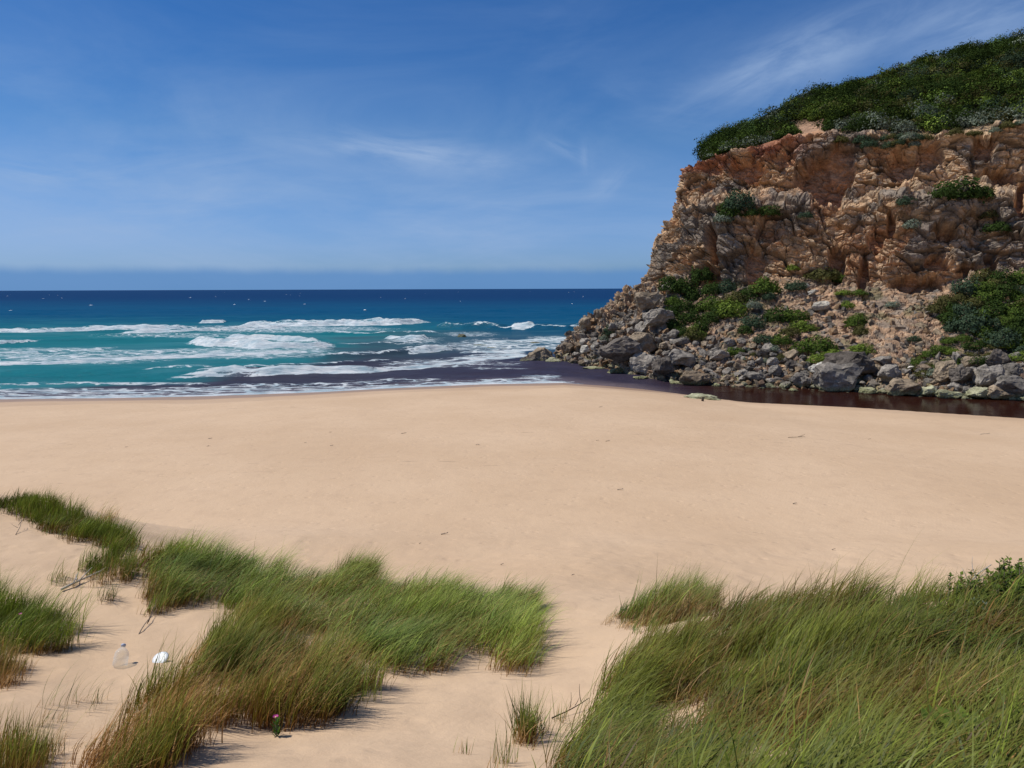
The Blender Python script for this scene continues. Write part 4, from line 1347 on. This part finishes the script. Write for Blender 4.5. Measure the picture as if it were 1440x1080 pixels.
def patch(name, label, poly, yr, dens, per, length, lean, dry, width, seed, spr=0.09, cat='grass clump', kind=None, wind=0.12, basebrown=0.42, bright=1.0, holes=None, spread=0.5, group=None):
    rg = np.random.default_rng(seed)
    x0, x1, y0, y1 = yr
    n = int((x1 - x0) * (y1 - y0) * dens)
    x = rg.uniform(x0, x1, n); y = rg.uniform(y0, y1, n)
    z = ground_z(x, y)
    qx, qy, _ = proj(np.stack([x, y, z], 1))
    m_ = in_poly(qx, qy, poly)
    if holes:
        for (hx, hy, ra, rb, pr_) in holes:
            m_ &= ~((((qx - hx) / ra) ** 2 + ((qy - hy) / rb) ** 2 < 1) & (rg.random(n) < pr_))
    x, y = x[m_], y[m_]
    if len(x) == 0:
        print('EMPTY PATCH', label); return None
    per = per * 1.4; width = width * 0.72
    cnt_ = np.maximum(3, rg.poisson(per, len(x)))
    tid = np.repeat(np.arange(len(x)), cnt_)
    bx = x[tid] + rg.normal(0, spr, len(tid)); by = y[tid] + rg.normal(0, spr, len(tid))
    bz = ground_z(bx, by)
    R = np.stack([bx, by, bz], 1)
    print(name, len(x), 'tussocks', len(R), 'blades')
    o = blades(name, R, tid, length, lean, wind, dry, width, seed + 1, spread, basebrown, bright)
    return tag(o, label, cat, group, kind)


# left swathe
patch('dune_grass', 'broad wind combed green grass across the middle of the left dune',
      [(196, 792), (250, 778), (330, 795), (400, 815), (520, 828), (640, 838), (738, 850), (746, 868), (742, 905), (740, 950), (700, 942), (648, 908), (615, 946), (545, 948), (505, 925), (455, 905), (390, 885), (345, 868), (300, 842), (238, 858), (210, 835)],
      (-11, 1, 8, 17), 38, 26, 0.60, 1.15, 0.14, 0.0095, 201, 0.12, 'grass', 'stuff', 0.10, 0.45, bright=1.12, holes=[(455, 905, 50, 12, 0.5)])
patch('dune_grass', 'tall brown based green grass on the dune in the lower left foreground',
      [(330, 880), (352, 868), (400, 895), (450, 915), (500, 940), (525, 972), (480, 1000), (445, 1022), (390, 1024), (310, 1018), (255, 1062), (215, 1098), (120, 1120), (122, 1062), (190, 1000), (265, 940)],
      (-6, -0.5, 5, 12), 34, 34, 0.64, 0.85, 0.50, 0.0095, 211, 0.09, 'grass', 'stuff', 0.25, 0.6, bright=np.array([0.88, 0.78, 0.7]), holes=[(420, 900, 40, 16, 0.8)])
patch('dune_grass', 'dark green grass crest trailing along the far left ridge of the dune',
      [(-60, 712), (0, 705), (30, 702), (70, 706), (100, 722), (150, 742), (195, 770), (165, 790), (120, 766), (75, 752), (45, 738), (0, 716), (-60, 725)],
      (-19, -7, 13, 20), 30, 26, 0.42, 0.95, 0.12, 0.011, 221, 0.12, 'grass', 'stuff', -0.15, bright=0.75)
patch('grass_clump', 'narrow hanging clump of olive grass below the end of the left ridge',
      [(112, 800), (150, 785), (200, 795), (190, 812), (165, 838), (150, 850), (143, 838), (132, 815)],
      (-12, -6, 10, 15), 34, 26, 0.55, 0.8, 0.32, 0.009, 231, 0.08, wind=0.0)
patch('grass_clump', 'small brown based grass clump on bare sand at the left end of the swathe',
      [(205, 838), (235, 842), (232, 862), (214, 868)],
      (-9, -5, 10, 14), 40, 26, 0.50, 0.5, 0.4, 0.009, 235, 0.08, wind=0.2, basebrown=0.6)
patch('grass_clump', 'bushy green clump leaning over the sand at the left edge of the photo',
      [(-160, 850), (0, 850), (50, 860), (92, 880), (108, 903), (80, 922), (30, 920), (0, 915), (-160, 930)],
      (-12, -4, 7, 13), 40, 30, 0.62, 0.95, 0.2, 0.009, 241, 0.09, wind=0.05, basebrown=0.4)
patch('grass_clump', 'brown based dark clump at the left edge, below the bushy green one',
      [(-160, 930), (0, 930), (32, 940), (34, 962), (20, 968), (-160, 975)],
      (-9, -4, 6, 11), 44, 30, 0.48, 0.55, 0.42, 0.008, 245, 0.07, wind=0.2, basebrown=0.8)
patch('grass_clump', 'upright clump in the bottom left corner of the photo',
      [(-160, 1045), (0, 1040), (55, 1050), (68, 1075), (50, 1110), (-160, 1110)],
      (-7, -3, 4.5, 8), 44, 30, 0.42, 0.4, 0.4, 0.008, 249, 0.07, wind=0.2, basebrown=0.8)
patch('sparse_grass', 'thin pale shoots scattered on the sand in the lower left',
      [(30, 1000), (90, 985), (200, 985), (150, 1040), (110, 1070), (75, 1060), (60, 1030)],
      (-6, -2.5, 5, 9), 12, 7, 0.40, 0.7, 0.45, 0.007, 253, 0.05, 'grass', 'stuff', 0.2, 0.3)
patch('sparse_grass', 'faint grey green shoots below the driftwood stick at the left',
      [(60, 815), (110, 800), (150, 800), (110, 825), (65, 835)],
      (-12, -6, 9, 15), 14, 9, 0.40, 0.9, 0.35, 0.009, 255, 0.06, 'grass', 'stuff', 0.2, 0.2)
patch('grass_clump', 'small grey tuft in front of the swathe behind the pink flower clump',
      [(470, 985), (500, 968), (535, 962), (530, 985), (500, 1000)],
      (-3.5, -0.5, 7, 10.5), 26, 18, 0.5, 0.45, 0.35, 0.008, 257, 0.07, wind=0.4, bright=1.2)
# middle
patch('grass_clump', 'isolated brown and green clump on the sand between the two dunes',
      [(855, 872), (905, 856), (955, 845), (1003, 840), (1003, 862), (955, 876), (930, 884), (905, 878)],
      (0.8, 5, 9, 14), 36, 24, 0.60, 0.95, 0.28, 0.011, 261, 0.09, wind=0.1, basebrown=0.6, bright=0.72)
patch('sparse_grass', 'thin pale green shoots trailing left of the isolated clump',
      [(842, 878), (875, 870), (935, 884), (905, 892), (860, 884)],
      (0.8, 4, 9, 13), 20, 9, 0.38, 1.0, 0.35, 0.008, 263, 0.07, 'grass', 'stuff', 0.2, 0.2)
patch('grass_clump', 'single upright tuft at the bottom centre left of the right dune',
      [(733, 1028), (756, 1026), (756, 1046), (734, 1048)],
      (-0.3, 0.8, 6, 8.5), 60, 34, 0.52, 0.35, 0.15, 0.008, 265, 0.05, wind=0.6, spread=1.3)
patch('sparse_grass', 'thin shoots on the sand around the bottom centre tuft',
      [(755, 1015), (800, 1000), (830, 1040), (780, 1060), (700, 1100), (640, 1100), (640, 1060), (700, 1060)],
      (-1, 1.5, 5, 9), 13, 7, 0.45, 0.5, 0.3, 0.007, 267, 0.05, 'grass', 'stuff', 0.4, 0.2, spread=1.2)
patch('grass_clump', 'dark tip of grass at the far right end of the left swathe',
      [(700, 842), (745, 842), (748, 862), (712, 868)],
      (-0.6, 1, 11, 15), 40, 26, 0.52, 0.95, 0.2, 0.010, 269, 0.09, wind=0.0, bright=0.8)
patch('grass_clump', 'dark clump poking above the top edge of the left swathe',
      [(480, 812), (520, 812), (520, 822), (480, 822)],
      (-4.5, -1.5, 12, 16), 60, 30, 0.62, 1.0, 0.15, 0.010, 271, 0.10, wind=0.0, bright=0.75)
patch('grass_clump', 'wispy seed headed tuft standing beyond the far left ridge',
      [(138, 728), (160, 726), (164, 736), (144, 738)],
      (-14, -6, 17.5, 20.5), 40, 9, 0.5, 0.9, 0.8, 0.009, 273, 0.08, wind=0.0)
# right dune
patch('dune_grass', 'dense dark wind swept grass covering the dune in the right foreground',
      [(850, 975), (880, 935), (915, 908), (955, 892), (1000, 870), (1060, 860), (1150, 864), (1250, 864), (1320, 860), (1440, 846), (1800, 830), (2300, 1800), (1000, 1800), (760, 1250), (778, 1090), (815, 1030)],
      (0.3, 9, 2.2, 10), 36, 44, 0.60, 1.4, 0.20, 0.0095, 281, 0.085, 'grass', 'stuff', 0.10, 0.6, bright=np.array([0.60, 0.56, 0.42]), spread=0.5,
      holes=[(1060, 1085, 75, 40, 0.93), (1260, 1085, 80, 42, 0.93), (950, 1040, 60, 50, 0.6), (1330, 1075, 60, 40, 0.85)])
patch('dune_grass', 'tallest pale seed stalks rising from the grass of the right dune',
      [(980, 900), (1100, 885), (1250, 872), (1440, 856), (1440, 1100), (900, 1100)],
      (0.8, 7, 3, 9.5), 10, 5, 0.72, 1.3, 0.95, 0.006, 283, 0.08, 'grass', 'stuff', 0.10, 0.3, bright=0.8)


# ------------------------------------------------------------------ small plants on the dunes
def leafy_plant(name, P, stalks, hgt, rad, leafl, leafw, kinds, label, seed, cat='plant', whorl=9, lean=(0, 0)):
    """upright stalks ringed with small leaves; parts: stems and foliage"""
    rg = np.random.default_rng(seed)
    root = empty(name, tuple(P), label, cat)
    SV, SF, LV, LC = [], [], [], []
    off = 0
    for s_ in range(stalks):
        a = rg.uniform(0, 6.28); r = rad * math.sqrt(rg.random())
        b = np.array([r * math.cos(a), r * math.sin(a), -0.03])
        gz_ = float(ground_z(P[0] + b[0], P[1] + b[1])[0]) - P[2]
        b[2] = gz_ - 0.03
        h = hgt * rg.uniform(0.6, 1.1)
        tp = b + np.array([rg.normal(0, .08) * h + lean[0] * h, rg.normal(0, .08) * h + lean[1] * h, h])
        for k in range(3):
            pa = b + (tp - b) * k / 2
            for q in range(3):
                an = q * 2.094
                SV.append(pa + np.array([math.cos(an), math.sin(an), 0]) * 0.006 * (1.2 - 0.3 * k))
        for k in range(2):
            for q in range(3):
                i0 = off + k * 3 + q; i1 = off + k * 3 + (q + 1) % 3
                SF.append([i0, i1, i1 + 3, i0 + 3])
        off += 9
        for k in range(whorl * 4):
            t = rg.uniform(0.2, 1.02)
            c = b + (tp - b) * t
            an = rg.uniform(0, 6.28); up = rg.uniform(0.2, 1.0)
            d = np.array([math.cos(an), math.sin(an), up]); d /= np.linalg.norm(d)
            sd = np.array([-math.sin(an), math.cos(an), 0])
            l = leafl * rg.uniform(.7, 1.2); w = leafw * rg.uniform(.7, 1.2)
            LV += [c, c + d * l * .5 + sd * w, c + d * l, c + d * l * .5 - sd * w]
        LC.append(leafcol(whorl * 4, kinds[int(rg.integers(len(kinds)))], rg))
    mesh_np('stem', np.array(SV), np.array(SF), M_WOOD, root)
    V = np.array(LV)
    mesh_np('foliage', V, np.arange(len(V)).reshape(-1, 4), M_LEAF, root, False, {'Col': np.vstack(LC)})
    # children are in local space of the empty
    return root


p = on_ground(1395, 856)
leafy_plant('coastal_shrub', p, 110, 0.36, 0.45, 0.055, 0.017, ['green', 'lime', 'green'], 'leafy green shrub with upright spiky shoots behind the right dune grass', 301)
p = on_ground(1452, 850)
leafy_plant('coastal_shrub', p, 100, 0.44, 0.42, 0.055, 0.017, ['green', 'lime'], 'brighter leafy shrub cut by the right edge above the dune grass', 302)
p = on_ground(1335, 1066)
leafy_plant('green_weed', p, 16, 0.30, 0.22, 0.10, 0.03, ['lime', 'green'], 'fresh green broad leafed plant at the bottom right among dry grass', 303)
p = on_ground(1385, 880)
leafy_plant('grey_weed', p, 12, 0.30, 0.30, 0.05, 0.014, ['grey', 'green'], 'grey leaved plant tangled in the grass below the leafy shrub', 304)


def twig(name, A, B, r, mt, label, cat, bend=0.1, forks=0, seed=0, group=None):
    """a crooked tapering stick from A to B, with side forks, one mesh"""
    rd = random.Random(seed)
    bm = bmesh.new()

    def seg(a, b, r0_, r1_, nseg=5):
        a = Vector(a); b = Vector(b)
        d = (b - a); L = d.length
        perp = Vector((rd.uniform(-1, 1), rd.uniform(-1, 1), rd.uniform(-.2, .6))).normalized()
        prev = None
        for i in range(nseg + 1):
            t = i / nseg
            c = a + d * t + perp * math.sin(t * 3.1 + rd.uniform(-.2, .2)) * bend * L
            rr_ = r0_ * (1 - t) + r1_ * t
            zq = d.normalized().to_track_quat('Z', 'Y').to_matrix()
            ring = [bm.verts.new(c + zq @ Vector((math.cos(q * 1.047) * rr_, math.sin(q * 1.047) * rr_, 0))) for q in range(6)]
            if prev:
                for q in range(6):
                    bm.faces.new((prev[q], prev[(q + 1) % 6], ring[(q + 1) % 6], ring[q]))
            else:
                bm.faces.new(ring[::-1])
            prev = ring
        bm.faces.new(prev)
    A = Vector(A); B = Vector(B)
    M0 = A.copy()
    seg(A - M0, B - M0, r, r * 0.45)
    for k in range(forks):
        t = rd.uniform(0.25, 0.85)
        a = (A + (B - A) * t) - M0
        ll = (B - A).length * rd.uniform(0.2, 0.4)
        dd = ((B - A).normalized() + Vector((rd.uniform(-1, 1), rd.uniform(-1, 1), rd.uniform(0, .9)))).normalized()
        seg(a, a + dd * ll, r * 0.6, r * 0.2, 4)
    bmesh.ops.recalc_face_normals(bm, faces=bm.faces)
    me = bpy.data.meshes.new(name)
    bm.to_mesh(me); bm.free()
    me.materials.append(mt)
    for p_ in me.polygons: p_.use_smooth = True
    o = bpy.data.objects.new(name, me)
    o.location = M0
    COL.objects.link(o)
    return tag(o, label, cat, group)


M_GREYWOOD = simple_mat('sun_bleached_wood', (0.42, 0.38, 0.33), 0.85, 0.25, 14)
a = on_ground(86, 832); b = on_ground(143, 808)
twig('driftwood_stick', a + [0, 0, .04], b + [0, 0, .07], 0.022, M_GREYWOOD, 'bleached driftwood stick lying on the left dune below the hanging grass', 'driftwood', 0.04, 5, 4)
a = on_ground(1338, 870) + np.array([0, 0, 0.25]); 
twig('dead_twig', on_ground(1340, 858), on_ground(1340, 858) + np.array([0.38, 0.0, 0.52]), 0.010, M_GREYWOOD, 'bare grey dead twig sticking up left of the leafy shrub', 'twig', 0.10, 7, 8)
a = on_ground(776, 1012); b = on_ground(828, 996)
twig('dry_twig', a + [0, 0, .02], b + [0, 0, .12], 0.008, M_DARKWOOD, 'thin dark stem lying on the sand at the left foot of the right dune', 'twig', 0.05, 3, 9)
twig('dead_twig', on_ground(22, 752), on_ground(30, 742) + np.array([0, 0, .22]), 0.008, M_WOOD, 'small grey dead twig on the bare sand below the far left ridge', 'twig', 0.08, 4, 19)
twig('runner_stem', on_ground(195, 892), on_ground(218, 866) + np.array([0, 0, .03]), 0.009, M_WOOD, 'dry brown runner trailing down the sand from the small left clump', 'twig', 0.06, 4, 29)

# little wrack and driftwood pieces scattered on the beach
wr = [(568, 610, 9, 'dark curved wrack piece, largest on the far beach just left of centre'), (296, 617, 7, 'dark driftwood chip on the far beach below the left surf'),
      (465, 608, 5, 'small dark chip on the beach, upper of two left of centre'), (467, 627, 6, 'thin dark wrack strip, lower of two left of centre'),
      (672, 626, 7, 'dark wrack strip on the beach below the brown surf'), (178, 629, 5, 'small dark chip at the end of the faint track line on the left'),
      (430, 623, 5, 'tiny brown chip on the beach between two darker ones'), (845, 573, 7, 'small dark stick near the wet sand below the rocky point'),
      (855, 621, 8, 'thin stick on the beach, right one of two below the point'), (840, 620, 5, 'short stick on the beach, left one of two below the point'),
      (1385, 611, 14, 'dark flat stick on the sand near the creek at the right'), (1223, 618, 5, 'small chip on the sand right of the long twig'),
      (872, 689, 10, 'thin brown twig lying alone in the middle of the beach'), (1118, 709, 7, 'tiny forked twig on the right middle of the beach'),
      (625, 752, 12, 'fine brown twig on the near beach above the left swathe'), (1172, 774, 5, 'small dark pebble like chip on the near beach at the right'),
      (591, 765, 4, 'tiny chip just below the fine twig'), (293, 628, 5, 'faint chip on the left beach below the driftwood chip'),
      (706, 795, 5, 'small brown chip on sand above the right end of the swathe'), (806, 810, 5, 'short dark stick chip on the sand path head')]
for i, (wx_, wy_, lpx, lab) in enumerate(wr):
    q = on_ground(wx_, wy_, 70)
    l = 0.8 * lpx / FPX * np.linalg.norm(q - CAM)
    ang = random.uniform(-0.5, 0.5)
    twig('driftwood_piece', q + [-l / 2, 0, 0.02], q + [l / 2 * math.cos(ang), l * math.sin(ang), 0.05], 0.016 if lpx > 5 else 0.012, M_WOOD, lab, 'driftwood', 0.12, 2, 40 + i)
a = on_ground(1108, 616, 70); b = on_ground(1132, 615, 70)
twig('driftwood_stick', a + [0, 0, .04], b + [0, 0, .06], 0.014, M_DARKWOOD, 'long thin twig lying across the beach below the biggest boulders', 'driftwood', 0.05, 3, 77)

# unidentified dark upright object by the flat slab, built as a plain tapered shape
def lathe(name, prof, mt, parent=None, seg=14, wob=0.0, seed=1, smooth=True):
    V, F = [], []
    rd = random.Random(seed)
    for (r, z) in prof:
        for k in range(seg):
            a = 2 * math.pi * k / seg
            rr_ = r * (1 + wob * math.sin(3 * a + z * 6) + wob * rd.uniform(-.5, .5))
            V.append((rr_ * math.cos(a), rr_ * math.sin(a), z))
    for i in range(len(prof) - 1):
        for k in range(seg):
            a0 = i * seg + k; a1 = i * seg + (k + 1) % seg
            F.append((a0, a1, a1 + seg, a0 + seg))
    return mesh_np(name, np.array(V), np.array(F), mt, parent, smooth)


q = on_ground(988, 564, 80)
st = lathe('dark_object', [(0.0, -0.1), (0.11, -0.1), (0.10, 0.1), (0.085, 0.18), (0.05, 0.24), (0.035, 0.33), (0.0, 0.36)], M_DARKWOOD, None, 10, 0.12, 3)
st.location = q
tag(st, 'small dark tapering object standing upright on the sand by the flat slab', 'dark_object')

# ------------------------------------------------------------------ litter on the dune
mt, N = new_mat('clear_plastic')
gl = N.n('ShaderNodeBsdfPrincipled', i_Base_Color=(0.9, 0.93, 0.95), i_Roughness=0.12)
gl.inputs['Transmission Weight'].default_value = 0.0
tr = N.n('ShaderNodeBsdfTransparent', i_0=(0.93, 0.95, 0.96))
lw = N.n('ShaderNodeLayerWeight', i_0=0.35)
ms = N.n('ShaderNodeMixShader', i_0=N.math('ADD', N.math('MULTIPLY', lw.outputs['Facing'], 0.42), 0.03), i_1=tr.outputs[0], i_2=gl.outputs[0])
N.n('ShaderNodeOutputMaterial', i_Surface=ms.outputs[0])
M_CLEAR = mt
M_WHITE = simple_mat('white_plastic', (0.66, 0.69, 0.71), 0.45, 0.12, 12, 0.05, 0, 0.5)
M_CAPM = simple_mat('bluish_cap', (0.42, 0.48, 0.60), 0.4, 0.05, 5, 0.05, 0, 0.5)
M_PINK = simple_mat('pink_petals', (0.42, 0.04, 0.24), 0.6, 0.15, 30, 0.05)
M_YEL = simple_mat('flower_centre', (0.75, 0.62, 0.25), 0.7, 0.1, 30, 0.05)
q = on_ground(168, 939)
bt = empty('plastic_bottle', tuple(q + [0, 0, 0.015]), 'clear empty plastic bottle lying tipped on the sand at the lower left', 'bottle')
prof = [(0.0, 0.0), (0.085, 0.0), (0.108, 0.02), (0.112, 0.07), (0.106, 0.10), (0.112, 0.13), (0.106, 0.16), (0.110, 0.19), (0.096, 0.235), (0.065, 0.275), (0.034, 0.30), (0.030, 0.325)]
lathe('bottle_body', prof, M_CLEAR, bt, 20, 0.03, 5)
cp = lathe('cap', [(0.0, 0.36), (0.034, 0.36), (0.037, 0.355), (0.037, 0.322), (0.0, 0.322)], M_CAPM, bt, 14)
bt.scale = (0.8, 0.8, 0.8)
bt.rotation_euler = (math.radians(-42), math.radians(-8), 0.0)
q = on_ground(226, 930)
pl = lathe('plastic_disc', [(0.0, 0.03), (0.10, 0.034), (0.135, 0.028), (0.150, 0.008), (0.140, 0.0), (0.0, 0.0)], M_WHITE, None, 28, 0.02, 6)
pl.scale = (0.72, 0.72, 0.72); pl.location = q + [0, 0, 0.03]; pl.rotation_euler = (0.5, -0.28, 0.3)
tag(pl, 'white oval plastic lid half hidden by the grass right of the clear bottle', 'lid')


def pigface(P, hgt, label, seed, leafn=26, fr=0.035):
    rg = np.random.default_rng(seed)
    root = empty('pink_flower', tuple(P), label, 'flower')
    V, Fq = [], []
    for k in range(leafn):
        a = rg.uniform(0, 6.28); z = rg.uniform(0, 0.75) * hgt
        b = np.array([0.01 * math.cos(a), 0.01 * math.sin(a), z])
        l = 0.07 * rg.uniform(.7, 1.2)
        d = np.array([math.cos(a) * .6, math.sin(a) * .6, 0.75]); s_ = np.array([-math.sin(a), math.cos(a), 0]) * 0.009
        i = len(V)
        V += [b - s_, b + s_, b + d * l + s_ * .4, b + d * l - s_ * .4, b + np.array([math.cos(a), math.sin(a), -.2]) * .01]
        Fq += [[i, i + 1, i + 2, i + 3], [i, i + 4, i + 4, i + 3]][:1]
    i = len(V)
    mesh_np('leaves', np.array(V), np.array(Fq), M_LEAF, root, False, {'Col': np.tile([0.07, 0.15, 0.03], (len(V), 1))})
    sm = lathe('stem', [(0.008, -0.05), (0.007, hgt)], M_WOOD, root, 6)
    V, Fq = [], []
    for k in range(26):
        a = k * 2 * math.pi / 26
        c = np.array([0, 0, hgt])
        d = np.array([math.cos(a), math.sin(a), 0.5 + 0.2 * (k % 2)]); s_ = np.array([-math.sin(a), math.cos(a), 0]) * 0.006
        i = len(V)
        V += [c, c + d * fr * .6 + s_, c + d * fr, c + d * fr * .6 - s_]
        Fq.append([i, i + 1, i + 2, i + 3])
    mesh_np('petals', np.array(V), np.array(Fq), M_PINK, root, False)
    lathe('flower_centre', [(0.0, hgt + 0.012), (0.008, hgt + 0.010), (0.011, hgt), (0.0, hgt - 0.004)], M_YEL, root, 10)
    return root


pigface(on_ground(389, 1036), 0.20, 'pink flower on a short green leafy stem at the foot of the foreground grass', 401, 40, 0.030)
pigface(on_ground(36, 905) + np.array([0, -0.05, 0.12]), 0.34, 'pink flower deep in the bushy clump at the left edge', 402, 20, 0.026)

# whitecaps far out: small crests of foam, nobody could count them
qs, fs = [], []
mtw, N = new_mat('whitecap_foam')
N.n('ShaderNodeOutputMaterial', i_Surface=N.n('ShaderNodeBsdfDiffuse', i_Color=(0.8, 0.84, 0.86)).outputs[0])
off = 0
for i in range(40):
    dist = 360 + 2600 * rng.random() ** 1.9
    x = rng.uniform(-0.75, 0.28) * dist
    w = rng.uniform(0.5, 1.4) * (dist / 700) ** 0.3; hgt = rng.uniform(0.12, 0.34) * (dist / 700) ** 0.3
    n_ = 7
    for k in range(n_):
        t = k / (n_ - 1)
        hh_ = hgt * math.sin(math.pi * t) ** 0.7 * rng.uniform(.6, 1.1)
        xx = x + (t - .5) * w
        for (dy_, zz) in ((-1.0, 0.0), (-0.3, hh_), (0.5, hh_ * .8), (1.6, 0.0)):
            qs.append((xx, dist + dy_ + rng.normal(0, .1), zz))
    for k in range(n_ - 1):
        for r_ in range(3):
            i0 = off + k * 4 + r_
            fs.append((i0, i0 + 4, i0 + 5, i0 + 1))
    off += n_ * 4
o = mesh_np('whitecaps', np.array(qs), np.array(fs), mtw)
tag(o, 'tiny white crests scattered over the dark blue far sea', 'whitecaps', None, 'stuff')
